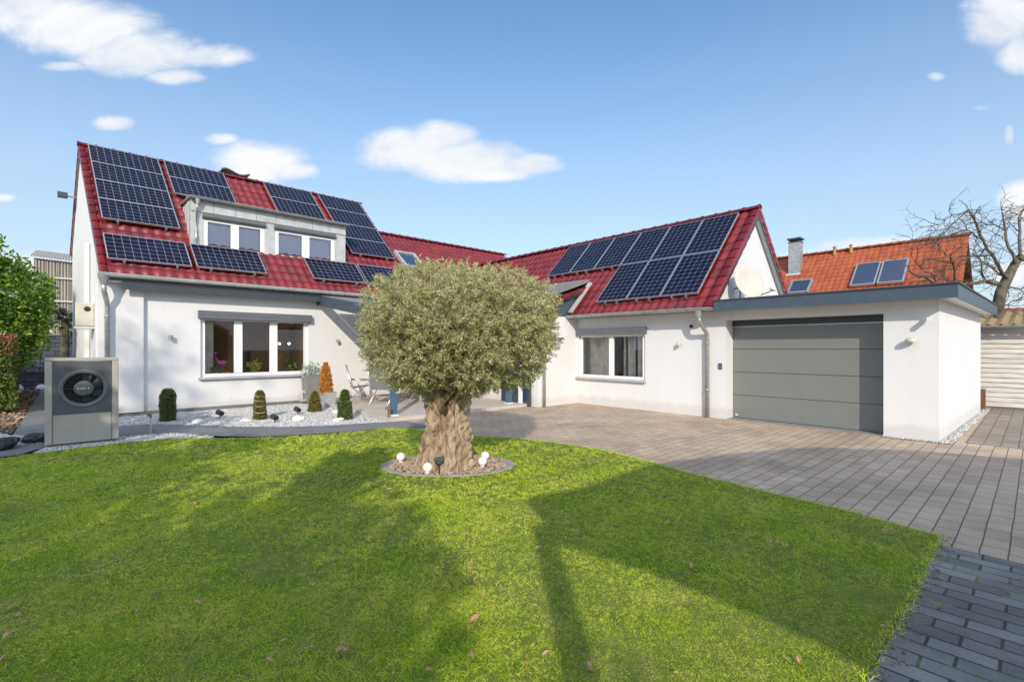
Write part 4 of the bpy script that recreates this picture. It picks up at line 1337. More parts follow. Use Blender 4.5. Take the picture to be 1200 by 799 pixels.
for r_ in np.linspace(.15, .235, 6): mb.tube([(cx_ + r_ * math.cos(t_), hy + .03, cz_ + r_ * math.sin(t_)) for t_ in [2 * math.pi * k / 36 for k in range(37)]], .0026, 5, cap=False)
for k in range(4):
    t_ = math.pi / 2 * k; mb.tube([(cx_ + .12 * math.cos(t_), hy + .028, cz_ + .12 * math.sin(t_)), (cx_ + .246 * math.cos(t_), hy + .028, cz_ + .246 * math.sin(t_))], .006, 6)
mb.build('fan_grille', 'black_plastic', hp)
mb = MB()
for k in range(7):
    t0 = 2 * math.pi * k / 7
    for j in range(4):
        ta, tb_ = t0 + .14 * j, t0 + .14 * (j + 1); ya, yb = hy + .065 + .012 * j, hy + .065 + .012 * (j + 1)
        mb.face([(cx_ + .10 * math.cos(ta), ya, cz_ + .10 * math.sin(ta)), (cx_ + .235 * math.cos(ta + .2), ya, cz_ + .235 * math.sin(ta + .2)), (cx_ + .235 * math.cos(tb_ + .2), yb, cz_ + .235 * math.sin(tb_ + .2)), (cx_ + .10 * math.cos(tb_), yb, cz_ + .10 * math.sin(tb_))])
mb.build('fan_blades', 'black_plastic', hp)
mb = MB(); mb.lathe([(.128, .05), (.128, .015), (.118, .002), (.08, -.006), (0, -.008)], (cx_, hy + .012, cz_), 32, (0, 1, 0)); hub = mb.build('fan_hub', 'fan_hub', hp, smooth=True)
mb = MB()
for (dx, wd_) in ((-.07, .018), (-.035, .012), (-.012, .02), (.018, .012), (.058, .018)):
    mb.box(cx_ + dx - wd_ / 2, cx_ + dx + wd_ / 2, hy - .003, hy + .0065, cz_ - .009, cz_ + .009)
mb.build('logo', 'white_plastic', hub)
MB().box(hx0 + .05, hx1 - .05, hy + .05, hy + .5, 0, .05).build('foot', 'plinth_grey', hp)


# ------------------------------------------------------------------ small things on the walls
def cyl_lamp(p, n, label, group=None, r=.045, ln=.11, mat='steel'):
    """wall spotlight: short arm and a cylinder body"""
    p, n = Vector(p), Vector(n)
    t = thing('wall_lamp', label, 'lamp', p, group)
    mb = MB(); mb.lathe([(0, 0), (.035, 0), (.035, .012), (0, .012)], p, 12, n); mb.tube([p + n * .01, p + n * .07], .011, 8); mb.build('bracket', mat, t)
    q_ = p + n * .10
    mb = MB(); mb.lathe([(0, -ln * .5), (r * .8, -ln * .5), (r, -ln * .42), (r, ln * .42), (r * .8, ln * .5), (0, ln * .5)], q_, 14); mb.build('lamp_body', mat, t, smooth=False)
    return t


cyl_lamp((1.70, FY, 1.86), (0, -1, 0), 'small grey wall lamp left of the three part window', 'small grey wall lamps')
cyl_lamp((5.85, FY, 1.82), (0, -1, 0), 'small grey wall lamp right of the three part window, above the orange shrub', 'small grey wall lamps')
cyl_lamp((WX, 5.84, 1.70), (-1, 0, 0), 'pale wall lamp between the wing window and the zinc downpipe', 'pale wall lamps', .05, .08, 'cream_plastic')
# dome lamp on the garage pier
p = Vector((10.86, 1.48, 1.74))
t = thing('wall_lamp', 'beige dome lamp on the right garage pier, below the white sensor', 'lamp', p, 'pale wall lamps')
mb = MB(); mb.tube([p, p + Vector((-.06, 0, 0))], .03, 10); mb.build('bracket', 'cream_plastic', t)
mb = MB(); mb.lathe([(.075, -.035), (.085, -.02), (.075, .015), (.045, .04), (0, .05)], p + Vector((-.10, 0, 0)), 16); mb.build('lamp_body', 'cream_plastic', t, smooth=True)
# white motion sensor / camera on the pier
p = Vector((10.86, 1.27, 2.10))
t = thing('security_camera', 'small white camera high on the right garage pier', 'camera', p)
mb = MB(); mb.tube([p, p + Vector((-.07, 0, .01))], .016, 8); mb.build('bracket', 'white_plastic', t)
mb = MB(); mb.obox(p + Vector((-.05, 0, .0)), Vector((-1, -.25, -.12)).normalized(), (0, 1, 0), (0, 0, 1), 0, .17, -.032, .032, -.03, .035); mb.build('camera_body', 'white_plastic', t, bevel=.008)
p = Vector((WX, 5.52, 2.14))
t = thing('security_camera', 'small black camera under the wing eave beside the downpipe', 'camera', p)
mb = MB(); mb.tube([p, p + Vector((-.06, 0, -.01))], .014, 8); mb.build('bracket', 'black_plastic', t)
mb = MB(); mb.ball(p + Vector((-.09, 0, -.02)), .045, 12); mb.build('camera_body', 'black_plastic', t, smooth=True)
p = Vector((10.86, 4.86, 1.19))
t = thing('keypad', 'dark keypad on the wall left of the garage door', 'keypad', p)
MB().box(p.x - .03, p.x, p.y - .04, p.y + .04, p.z - .065, p.z + .065).build('keypad_case', 'anthracite', t, bevel=.008)
MB().box(p.x - .036, p.x - .029, p.y - .03, p.y + .03, p.z - .05, p.z + .03).build('buttons', 'shutter_grey', t)
# porch wall light with canopy-shaped hood
p = Vector((10.0, PY_, 1.84))
t = thing('wall_lamp', 'grey hooded lamp on the porch wall beside the olive crown', 'lamp', p)
mb = MB(); mb.prism([(p.x - .14, p.y, p.z), (p.x + .16, p.y, p.z), (p.x + .10, p.y, p.z + .06), (p.x - .14, p.y, p.z + .06)], (0, -.16, 0)); mb.build('hood', 'steel', t)
MB().box(p.x - .10, p.x + .04, p.y - .10, p.y, p.z - .22, p.z - .002).build('lamp_body', 'planter_light', t, bevel=.008)
# floodlight on the gable
p = Vector((gx(19) - .0, 19.0, 6.02))
t = thing('floodlight', 'dark floodlight on an arm at the left gable', 'lamp', p)
mb = MB(); mb.tube([p, p + Vector((-.32, 0, .0))], .02, 8); mb.build('arm', 'steel', t)
MB().box(p.x - .42, p.x - .2, p.y - .12, p.y + .0, p.z - .08, p.z + .08).build('lamp_body', 'anthracite', t, bevel=.01)
# meter / aircon box on the gable wall
t = thing('utility_box', 'cream utility box on a bracket on the left gable wall', 'box', (.15, 15.1, 2.2))
MB().box(-.03, .30, 14.95, 15.3, 2.12, 2.66).build('case', 'cream_plastic', t, bevel=.01)
MB().box(-.05, .33, 14.90, 15.32, 2.06, 2.10).build('shelf', 'white_paint', t)
mb = MB(); mb.tube([(.31, 15.0, 2.5), (.33, 14.97, 2.3), (.32, 14.95, 2.0)], .012, 6); mb.lathe([(.06, -.01), (.05, -.02), (0, -.024)], (.18, 14.95, 2.52), 14, (0, 1, 0)); mb.build('cable', 'black_plastic', t)


# satellite dish on the wing gable
p = Vector((11.85, 4.95, 3.0))
dish = thing('satellite_dish', 'cream satellite dish on the wing gable above the garage roof', 'satellite dish', p)
fd = Vector((-.42, -.86, .28)).normalized()
c = Vector((11.62, 4.58, 3.12))
mb = MB(); R_ = .40
mb.lathe([(0, .0), (R_ * .35, .010), (R_ * .7, .04), (R_, .085), (R_ * 1.01, .092), (R_ * .99, .098), (R_ * .7, .055), (0, .015)], c, 40, fd); mb.build('reflector', 'dish_cream', dish, smooth=True)
mb = MB(); mb.tube([c, Vector((11.80, 4.80, 3.02))], .025, 8); mb.tube([Vector((11.80, 4.80, 2.67)), Vector((11.80, 4.80, 3.2))], .025, 8); mb.tube([Vector((11.80, 4.80, 3.05)), Vector((11.80, 4.95, 3.05))], .02, 8); mb.build('mount', 'steel', dish)
low = c + Vector((.20, -.08, -.33)); tip = c + Vector((.30, -.52, -.16))
mb = MB(); mb.tube([low, tip], .016, 8); mb.build('arm', 'steel', dish)
mb = MB(); mb.tube([tip + Vector((0, 0, -.02)), tip + Vector((-.06, .09, .03))], [.035, .04], 10); mb.build('receiver', 'cream_plastic', dish)

# ------------------------------------------------------------------ olive tree
def olive():
    rng = np.random.default_rng(21)
    t = thing('olive_tree', 'clipped olive tree with a wide rounded crown and thick gnarled trunk', 'tree', (TC[0], TC[1], 0))
    # trunk: fused ribs
    n, m = 240, 130
    V = np.zeros((m, n, 3)); th = np.arange(n) * 2 * math.pi / n
    ph = rng.uniform(0, 6.28, 8)
    tv = np.random.default_rng(2); waves = [(tv.integers(4, 34), tv.uniform(-45, 45), tv.uniform(0, 6.28), tv.uniform(.004, .010)) for _ in range(34)]
    for i in range(m):
        z = -.02 + 1.12 * i / (m - 1); k = i / (m - 1)
        r = .258 + .05 * (1 - k) ** 4 + .03 * max(0, k - .6) ** 1.2 + .015 * math.sin(k * 7)
        rib = (.085 * np.sin(5 * th + 1.1 * math.sin(3.0 * k + 1) + ph[0]) + .06 * np.sin(9 * th + 2.0 * k + ph[1]) + .05 * np.sin(3 * th - 1.6 * k + ph[2])
               + .035 * np.sin(14 * th + 5 * k + ph[3]) + .03 * np.sin(7 * th - 9 * k + ph[4]) + .02 * np.sin(23 * th + 8 * math.sin(5 * k) + ph[5]))
        flare = .17 * (1 - k) ** 5 * (np.sin(4 * th + ph[6]) * .5 + .5)
        gro = sum(w_ * (1 - np.abs(np.sin(f_ * th / 2 + tw_ * k + p_ + .5 * math.sin(4 * k + p_)))) ** 5 for (w_, f_, tw_, p_) in ((.20, 5, 1.2, ph[0]), (.15, 8, -1.6, ph[2]), (.10, 13, 2.5, ph[5]), (.07, 21, -3.0, ph[7])))
        kn = .05 * np.sin(6 * th + 11 * k + ph[1]) * math.sin(9 * k + ph[3]) + .035 * np.sin(17 * th - 21 * k + ph[4]) * math.sin(17 * k)
        rgh = sum(a_ * np.sin(f_ * th + b_ * z + p_) for (f_, b_, p_, a_) in waves)
        rr = rgh * .55 + r * (1.10 + rib * .75 - gro * 1.25 + kn * 1.5) + flare * .35 + .0025 * rng.normal(size=n)
        V[i, :, 0] = TC[0] - .035 + rr * np.cos(th) + .03 * math.sin(3 * k); V[i, :, 1] = TC[1] + .03 + rr * np.sin(th) * .95; V[i, :, 2] = z
    idx = np.arange(m * n).reshape(m, n)
    F = np.stack([idx[:-1], np.roll(idx[:-1], -1, 1), np.roll(idx[1:], -1, 1), idx[1:]], -1).reshape(-1, 4)
    tr = np_mesh('trunk', V.reshape(-1, 3), F, 'olive_bark', t, smooth=True)
    # limbs into the crown
    mb = MB(); tips = []
    for k in range(11):
        a = 2 * math.pi * k / 11 + rng.uniform(-.2, .2); el = rng.uniform(.35, 1.2)
        p0 = Vector((TC[0] + .13 * math.cos(a), TC[1] + .13 * math.sin(a), .74 + rng.uniform(-.05, .12)))
        L_ = rng.uniform(.55, .80)
        d = Vector((math.cos(a) * math.cos(el), math.sin(a) * math.cos(el), math.sin(el)))
        pts = [p0, p0 + d * L_ * .35 + Vector((rng.normal() * .04, rng.normal() * .04, .05)), p0 + d * L_ * .7 + Vector((rng.normal() * .07, rng.normal() * .07, .08)), p0 + d * L_ + Vector((0, 0, .1))]
        mb.tube(pts, [.085, .055, .035, .018], 8)
        for q in range(4):
            s = pts[2] if q % 2 else pts[3]
            d2 = (d + Vector(rng.normal(size=3) * .6)).normalized()
            mb.tube([s, s + d2 * .17, s + d2 * .34 + Vector(rng.normal(size=3) * .05)], [.02, .012, .006], 5)
    # a few old stubs and suckers wrapped round the trunk top
    mb.build('limbs', 'olive_bark', t, smooth=True)
    # crown of narrow leaves on twigs
    cen = np.array([TC[0] + .13, TC[1] - .10, 1.80]); view = np.array([math.cos(YAW), math.sin(YAW)]); rt = np.array([math.sin(YAW), -math.cos(YAW)])
    nt = 6800
    d = sphere_dirs(nt, rng)
    lum = smooth_noise(d, np.random.default_rng(5), 9, 3.2)
    rad = 1 - .7 * rng.random(nt) ** 1.5
    r = rad * (1 + .065 * lum)
    R3 = np.array([1.20, 1.20, .845])
    # flatter underside, full shoulders
    # squarer than a ball: wide shoulders, flat underside
    hz = np.sqrt(d[:, 0] ** 2 + d[:, 1] ** 2)
    sc = (hz ** 2.7 + np.abs(d[:, 2]) ** 2.7) ** (-1 / 2.7)
    P = d * (r * sc)[:, None] * R3
    und = d[:, 2] < 0
    P[und, 2] *= .90
    boost = 1 + .03 * (1 - np.abs(d[:, 2]))
    P[:, :2] *= boost[:, None]
    # a loose gap in the lower left of the crown
    g = rt * (-.62) - view * 1.0
    gap = ((P[:, :2] - g) ** 2).sum(1) + (P[:, 2] + .12) ** 2 < .23 ** 2
    g2 = rt * .72 - view * .75
    gap |= ((P[:, :2] - g2) ** 2).sum(1) + (P[:, 2] + .55) ** 2 < .2 ** 2
    P, d = P[~gap], d[~gap]; nt = len(P)
    per = 27
    tw = d * .75 + rng.normal(size=(nt, 3)) * .5 + np.array([0, 0, .15]); tw /= np.linalg.norm(tw, axis=1, keepdims=True)
    tl = rng.uniform(.06, .14, nt)
    # twigs
    s_ = rng.random((nt, per)); base = (cen + P)[:, None] + tw[:, None] * (s_ * tl[:, None])[..., None]
    base = base.reshape(-1, 3) + rng.normal(size=(nt * per, 3)) * .012
    D = np.repeat(tw, per, 0) * .75 + rng.normal(size=(nt * per, 3)) * .62
    V, F = leaves(base, D, rng.uniform(.030, .056, nt * per), rng.uniform(.010, .0155, nt * per), rng)
    cr = np_mesh('crown', V, F, 'olive_leaf', t)
    # twig wood
    a = cen + P - tw * .10; b = cen + P + tw * tl[:, None]
    sd = np.cross(tw, rng.normal(size=(nt, 3))); sd /= np.linalg.norm(sd, axis=1, keepdims=True); sd *= .004
    V = np.stack([a - sd, a + sd, b + sd * .4, b - sd * .4], 1).reshape(-1, 3)
    np_mesh('twigs', V, np.arange(len(V)).reshape(-1, 4), 'olive_bark', t)


olive()
# things in the tree bed
glab = {0: 'white ball light at the left edge of the olive bed', 1: 'white ball light in front of the olive trunk beside the spotlight', 2: 'front white ball light right of the olive trunk', 3: 'rear white ball light right of the olive trunk, behind the other one'}
g0 = None
for k, (x, y) in enumerate(((3.33, 5.95), (3.29, 5.20), (4.00, 4.98), (4.24, 5.22))):
    if g0 is None:
        g0 = thing('ball_light', glab[0], 'garden light', (x, y, .03), 'white ball lights in the olive bed'); g0['_o'] = (0, 0, 0)
        mb = MB(); mb.ball((0, 0, .062), .06, 20); mb.build('globe', 'globe_white', g0, smooth=True)
        mb = MB(); mb.lathe([(.03, -.02), (.03, .012), (.02, .014)], (0, 0, 0), 12); mb.build('socket', 'white_plastic', g0)
    else: dup(g0, (x, y, .03), glab[k])
t = thing('garden_spotlight', 'dark green solar spotlight on a spike before the olive trunk', 'garden light', (3.37, 5.06, .02))
MB().tube([(3.37, 5.06, 0), (3.37, 5.06, .17)], .009, 8).build('spike', 'black_plastic', t)
mb = MB(); mb.obox((3.37, 5.06, .20), (.74, -.673, 0), (.673, .74, 0), (0, 0, 1), -.06, .06, -.04, .04, -.02, .025); mb.lathe([(.045, 0), (.03, .03), (0, .03)], (3.37, 5.06, .165), 12); mb.build('lamp_head', 'anthracite', t, bevel=.006)

# ------------------------------------------------------------------ clipped box shrubs, planters, stones
def shrub(x, y, h, w, label, mat, group, kind='bullet', z0=.01, n=6500, string=False):
    rng = np.random.default_rng(int(x * 1000) % 9999)
    t = thing('box_shrub', label, 'shrub', (x, y, z0), group)
    z = rng.random(n); th = rng.uniform(0, 6.283, n)
    if kind == 'bullet': prof = np.where(z < .72, 1.0 - .08 * np.abs(z - .35), np.sqrt(np.clip(1 - ((z - .72) / .30) ** 2, 0, 1)))
    elif kind == 'taper': prof = 1.02 * (1 - .38 * z ** 1.3) * np.where(z < .8, 1, np.sqrt(np.clip(1 - ((z - .8) / .22) ** 2, 0, 1)))
    elif kind == 'cone': prof = (1 - z) ** .42 * 1.0
    else: prof = np.where(z < .6, 1.02 - .1 * z, .62 * np.sqrt(np.clip(1 - ((z - .6) / .42) ** 2, .05, 1)) + .04)
    lump = 1 + .06 * np.sin(3 * th + 9 * z) + .05 * np.sin(7 * th - 15 * z)
    r = w / 2 * prof * lump * (.97 - .55 * rng.random(n) ** 2)
    P = np.stack([x + r * np.cos(th), y + r * np.sin(th), z0 + z * h], 1)
    D = np.stack([np.cos(th), np.sin(th), np.full(n, .4)], 1) * .5 + rng.normal(size=(n, 3)) * .8
    V, F = leaves(P, D, rng.uniform(.022, .042, n), rng.uniform(.014, .024, n), rng)
    np_mesh('foliage', V, F, mat, t)
    mb = MB(); mb.lathe([(w * .10, 0), (w * .09, h * .4), (w * .05, h * .72), (0, h * .86)], (x, y, z0), 10)
    mb.build('stem', 'soil', t)
    if string:
        mb = MB()
        for zz in (.28, .50, .68, .84):
            rr = w / 2 * (1.06 - .36 * zz ** 1.3)
            mb.tube([(x + rr * math.cos(a), y + rr * math.sin(a), z0 + h * zz + .02 * math.sin(a)) for a in [2 * math.pi * k / 20 for k in range(21)]], .005, 5, cap=False)
        mb.build('string', 'cream_plastic', t)
    return t


GB = 'clipped box shrubs in the gravel bed'
shrub(1.47, 12.78, .70, .29, 'dark green clipped box shrub nearest the heat pump, round topped', 'box_leaf', GB)
shrub(3.02, 11.68, .64, .26, 'clipped box shrub wound with string, below the three part window', 'box_leaf_dry', GB, 'taper', string=True)
shrub(4.42, 12.22, .50, .33, 'yellowish cone shaped box shrub in front of the planters', 'box_leaf_dry', GB, 'cone')
shrub(4.42, 10.40, .66, .30, 'stepped box shrub nearest the terrace edge, narrow top on wide base', 'box_leaf', GB, 'step')

# tall grey planter with pale plant
def planter(x, y, z0, b, tp, h, mat, name, label):
    t = thing(name, label, 'planter', (x, y, z0))
    mb = MB(); e = .025
    for (r0, r1, z_a, z_b) in ((b, tp, 0, h),):
        A = [(x + sx * r0, y + sy * r0, z0 + z_a) for sx, sy in ((-1, -1), (1, -1), (1, 1), (-1, 1))]
        B = [(x + sx * r1, y + sy * r1, z0 + z_b) for sx, sy in ((-1, -1), (1, -1), (1, 1), (-1, 1))]
        C = [(x + sx * (r1 - e), y + sy * (r1 - e), z0 + z_b) for sx, sy in ((-1, -1), (1, -1), (1, 1), (-1, 1))]
        D = [(p[0], p[1], z0 + z_b - .06) for p in C]
        for k in range(4):
            j = (k + 1) % 4
            mb.face([A[k], A[j], B[j], B[k]]); mb.face([B[k], B[j], C[j], C[k]]); mb.face([C[k], C[j], D[j], D[k]])
        mb.face(A[::-1])
    mb.build('pot', mat, t)
    MB().box(x - tp + e, x + tp - e, y - tp + e, y + tp - e, z0 + h - .08, z0 + h - .055).build('potting_soil', 'soil', t)
    return t


rng = np.random.default_rng(77)
pt = planter(4.98, 13.98, .07, .18, .225, .78, 'planter_grey', 'tall_planter', 'tall grey planter with a pale silvery plant beside the window')
V, F = foliage((4.98, 13.98, .98), (.27, .24, .19), 420, rng, .10, .035, .1, .8, out=1.0); np_mesh('plant', V, F, 'pale_leaf', pt)
pt = planter(5.05, 12.95, .02, .12, .165, .40, 'planter_light', 'shrub_planter', 'pale grey pot holding the bright orange columnar shrub')
n = 2600; z = rng.random(n); th = rng.uniform(0, 6.283, n)
r = (.165 * np.clip(1.15 - z, 0, 1) ** .55 * (1 + .12 * np.sin(5 * th + 20 * z))) * (1 - .5 * rng.random(n) ** 2)
r = np.where(z > .88, r * .6, r)
Pp = np.stack([4.98 + r * np.cos(th), 12.95 + r * np.sin(th), .40 + z * .80], 1)
V, F = leaves(Pp, np.stack([np.cos(th), np.sin(th), np.full(n, .5)], 1) * .5 + rng.normal(size=(n, 3)) * .8, rng.uniform(.03, .06, n), rng.uniform(.02, .034, n), rng)
np_mesh('foliage', V, F, 'autumn_leaf', pt); MB().tube([(4.98, 12.95, .3), (4.98, 12.95, 1.1)], [.02, .006], 6).build('stem', 'olive_bark', pt)
mb = MB(); mb.tube([(4.70 + .13 * math.cos(a) + .01 * a / 6, 14.0 - .03, .22 + .13 * math.sin(a) + .003 * a) for a in [k * .35 for k in range(50)]], .011, 6)
tag(mb.build('garden_hose', 'cream_plastic', smooth=True), 'coiled garden hose leaning beside the tall grey planter', 'hose')


def rock(name, c, r, mat, label, cat, group=None, sq=(1, .8, .6), seed=0, lump=.22, n=20):
    rg = np.random.default_rng(seed)
    mb = MB(); mb.ball((0, 0, 0), 1, n)
    V = np.array(mb.v); d = V / (np.linalg.norm(V, axis=1, keepdims=True) + 1e-9)
    V = V * (1 + lump * smooth_noise(d, rg, 8, 2.4) + lump * .4 * smooth_noise(d, rg, 8, 6))[:, None] * r * np.array(sq)
    V[:, 2] = np.maximum(V[:, 2], -r * sq[2] * .45)
    V[:, 2] += r * sq[2] * .45
    mb.v = [tuple(p + np.array(c)) for p in V]
    return tag(mb.build(name, mat, loc=c), label, cat, group)


rock('black_rock', (-.92, 11.02, .01), .23, 'rock_black', 'shiny black rock at the left edge of the picture, before the path', 'rock', 'black rocks by the heat pump', (1.15, .85, .55), 4)
rock('black_rock', (-.50, 11.35, .01), .15, 'rock_black', 'small black rock tucked against the heat pump', 'rock', 'black rocks by the heat pump', (1.1, .8, .75), 5)
for k, (x, y, lab) in enumerate(((1.9, 12.0, 'white stone right of the shrub nearest the heat pump'), (2.70, 11.5, 'white stone left of the shrub wound with string'), (3.62, 10.95, 'white stone right of the shrub wound with string'),
                                 (4.72, 11.55, 'white stone in front of the planters beside the cone shaped shrub'), (4.20, 10.22, 'white stone at the foot of the stepped shrub'))):
    rock('white_stone', (x, y, .012), .10, 'flower_white', lab, 'stone', 'white stones in the gravel bed', (1.2, .9, .6), 30 + k, n=14)
for k, (x, y, lab) in enumerate(((2.42, 12.55, 'small black spotlight below the left of the window'), (3.12, 10.95, 'small black spotlight before the string wound shrub'), (3.92, 11.95, 'small black spotlight below the right of the window'))):
    t = thing('bed_spotlight', lab, 'garden light', (x, y, .01), 'small black spotlights in the gravel bed')
    MB().tube([(x, y, 0), (x, y, .08)], .012, 6).build('spike', 'black_plastic', t)
    mb = MB(); mb.tube([(x + .05, y + .02, .10), (x - .06, y - .05, .16)], [.05, .062], 12); mb.build('lamp_head', 'black_plastic', t)
t = thing('path_light', 'rusty mushroom light beside the near canopy post', 'garden light', (5.10, 9.66, 0))
MB().tube([(5.10, 9.66, 0), (5.10, 9.66, .26)], .022, 8).build('stem', 'rust', t)
mb = MB(); mb.lathe([(.075, -.02), (.07, .01), (.035, .04), (0, .045)], (5.10, 9.66, .27), 14); mb.build('cap', 'rust', t, smooth=True)
t = thing('irrigation_stake', 'thin pale tap stake standing beside the path right of the heat pump', 'stake', (1.02, 11.15, 0))
MB().tube([(1.02, 11.15, 0), (1.02, 11.15, .30)], .014, 8).build('pipe', 'alu', t)
MB().tube([(1.02, 11.15, .30), (1.02, 11.15, .36), (.97, 11.11, .35)], .02, 8).build('tap', 'rust', t)

# window sill ornaments behind the glass
def pot_plant(x, y, z, h, matf, label, n=120, sp=.11, pot='pot_orange', cat='plant', name='pot_plant'):
    rg = np.random.default_rng(int(x * 977))
    t = thing(name, label, cat, (x, y, z), 'ornaments inside the window')
    mb = MB(); mb.lathe([(0, 0), (.05, 0), (.065, .10), (.055, .10), (.05, .08), (0, .08)], (x, y, z), 14); mb.build('pot', pot, t)
    V, F = foliage((x, y, z + .10 + h * .4), (sp, sp * .8, h * .55), n, rg, .06, .028, .15, .9, out=.9); np_mesh('foliage', V, F, matf, t)


pot_plant(3.64, 14.60, .90, .28, 'flower_yellow', 'yellow flowering pot plant in the middle window pane', 260, .17)
pot_plant(2.72, 14.66, .90, .14, 'leaf_bright', 'low bright green pot plant in the left window pane', 120, .12)
pot_plant(2.98, 14.72, .90, .26, 'pot_orange', 'orange dried plant in the left window pane', 120, .10)
pot_plant(4.62, 14.60, .90, .26, 'laurel_leaf', 'dark green leafy pot plant in the right window pane', 320, .22)
pot_plant(4.27, 14.60, .90, .50, 'autumn_leaf', 'tall orange lantern plant in the right window pane', 110, .08)
t = thing('flamingo_ornament', 'pink bird ornament standing in the left window pane', 'ornament', (2.78, 14.56, .90), 'ornaments inside the window')
mb = MB(); mb.ball((2.84, 14.56, 1.22), .09, 12, (1.3, .6, .7)); mb.tube([(2.76, 14.56, 1.25), (2.70, 14.56, 1.36), (2.68, 14.56, 1.46), (2.72, 14.56, 1.50)], [.03, .018, .018, .026], 8); mb.build('body', 'flower_pink', t, smooth=True)
for dx in (-.02, .03): MB().tube([(2.85 + dx, 14.56, 1.2), (2.85 + dx, 14.56, .90)], .006, 6).build('leg', 'flower_pink', t)

# ------------------------------------------------------------------ left background
rng = np.random.default_rng(5)
t = thing('garden_wall', 'blue grey block wall closing the side path', 'wall', (-1.5, 26.2, 0))
mb = MB()
for k in range(14):                                  # block courses, each set slightly in or out
    mb.box(-4.5, .1, 26.0 + .012 * (k % 2), 26.3, k * .15, k * .15 + .146)
mb.build('courses', 'block_wall', t, bevel=.01)
mb = MB().box(-4.55, .12, 25.97, 26.33, 2.10, 2.14); mb.build('coping', 'slab_edge', t)
for k, (x, lab) in enumerate(((-1.62, 'left white cobble at the foot of the block wall'), (-1.0, 'right white cobble at the foot of the block wall'))):
    rock('white_cobble', (x, 25.6, .01), .16, 'flower_white', lab, 'stone', 'white cobbles by the block wall', (1, 1, .9), 60 + k, lump=.08, n=14)
barn = thing('barn', 'weathered grey corrugated barn wall rising behind the block wall', 'barn', (-1, 31, 0))
mb = MB()
for k in range(60):
    x = -1.4 + k * .12
    mb.box(x, x + .075, 30.0, 30.1, 0, 5.62 - (x + 1.4) * .05); mb.box(x + .075, x + .12, 30.03, 30.1, 0, 5.60 - (x + 1.4) * .05)
mb.build('wall', 'barn_boards', barn)
mb = MB()
for z in (4.75, 3.7, 2.6): mb.box(-.75, 4, 29.93, 29.999, z, z + .07)
mb.build('rail', 'white_boards', barn)
mb = MB(); mb.prism([(-1.5, 29.8, 5.66), (6, 29.8, 5.3), (6, 34, 6.2), (-1.5, 34, 6.5)], (0, 0, .05)); mb.build('roof', 'barn_boards', barn)
MB().box(-1.42, -1.3, 30.11, 34, 0, 5.6).build('side_wall', 'barn_boards', barn)

t = thing('laurel_shrub', 'tall bright green laurel shrub on the left behind the hedge', 'shrub', (-1.4, 19, 0))
V, F = join_np([foliage((-1.55, 19.0, 2.75), (1.0, 1.0, 1.25), 9000, rng, .13, .065, .12, .45, clump=620, out=.7), foliage((-2.3, 18.6, 3.3), (1.1, 1.1, 1.15), 5500, rng, .13, .06, .14, .5, clump=330, out=.7),
                foliage((-2.0, 18.6, 4.0), (.7, .7, .8), 1300, rng, .13, .055, .2, .8, clump=80, out=.7), foliage((-1.55, 19.0, 1.9), (.85, .9, .9), 3500, rng, .13, .06, .14, .5, clump=240)])
np_mesh('foliage', V, F, 'laurel_leaf', t)
mb = MB()
for k in range(7): mb.tube([(-1.7 + .08 * k, 19, 0), (-1.8 + .10 * k, 19 + .1 * (k % 3), 1.6), (-2.1 + .18 * k, 19, 3.0)], [.05, .03, .01], 6)
mb.build('stems', 'bare_bark', t)
t = thing('hedge', 'clipped hedge along the side path with reddish new leaves on top', 'hedge', (-2.4, 17, 0))
def hedge_leaves(x0, x1, y0, y1, z0, z1, n, ln, wd):
    P = rng.uniform((x0, y0, z0), (x1, y1, z1), (n, 3))
    f = rng.integers(0, 4, n)
    P[f == 3, 1] = y0 + rng.random((f == 3).sum()) * .14
    P[f == 0, 0] = x1 - rng.random((f == 0).sum()) * .12; P[f == 1, 2] = z1 - rng.random((f == 1).sum()) * .12
    P[:, 0] += .06 * np.sin(P[:, 1] * 3 + P[:, 2] * 4) - .06 * (P[:, 1] - 16.6)
    D = np.where(f[:, None] == 0, [[1, 0, .4]], [[.2, 0, 1]]) + rng.normal(size=(n, 3)) * .6
    return leaves(P, D, ln * rng.uniform(.7, 1.2, n), wd * rng.uniform(.7, 1.2, n), rng)
V, F = hedge_leaves(-2.6, -1.14, 16.6, 25, .10, 1.72, 22000, .085, .05); np_mesh('foliage', V, F, 'hedge_leaf', t)
V, F = hedge_leaves(-2.6, -1.15, 16.6, 20, 1.45, 1.92, 5200, .085, .045); np_mesh('new_leaves', V, F, 'hedge_red_leaf', t)
MB().prism([(-2.5, 16.9, 0), (-1.42, 16.9, 0), (-1.95, 24.8, 0), (-3, 24.8, 0)], (0, 0, 1.5)).build('stems', 'box_leaf', t)
# palm by the rear of the gable
palm = thing('palm_tree', 'dark fan palm between the laurel and the gable wall', 'palm', (-.45, 23, 0))
mb = MB(); mb.tube([(-.30, 23, 0), (-.32, 23, 1.4), (-.30, 23, 2.6)], [.14, .12, .11], 10); mb.build('trunk', 'bare_bark', palm)
parts = []
for k in range(26):
    a = rng.uniform(0, 6.283); el = rng.uniform(-.5, 1.1); L_ = rng.uniform(.8, 1.25)
    d = np.array([math.cos(a) * math.cos(el), math.sin(a) * math.cos(el), math.sin(el)])
    b = np.array([-.30, 23, 2.6]); n = 34
    s = np.linspace(.25, 1, n)[:, None]; P = b + d * L_ * s + np.array([0, 0, -.45]) * s ** 2
    sd = np.cross(d, [0, 0, 1]); sd /= np.linalg.norm(sd) + 1e-6
    sg = np.where(np.arange(n) % 2, 1, -1)[:, None]
    parts.append(leaves(P, sd * sg + d * .8 + np.array([0, 0, -.35]), .42 * (1 - .4 * s[:, 0]), .035, rng))
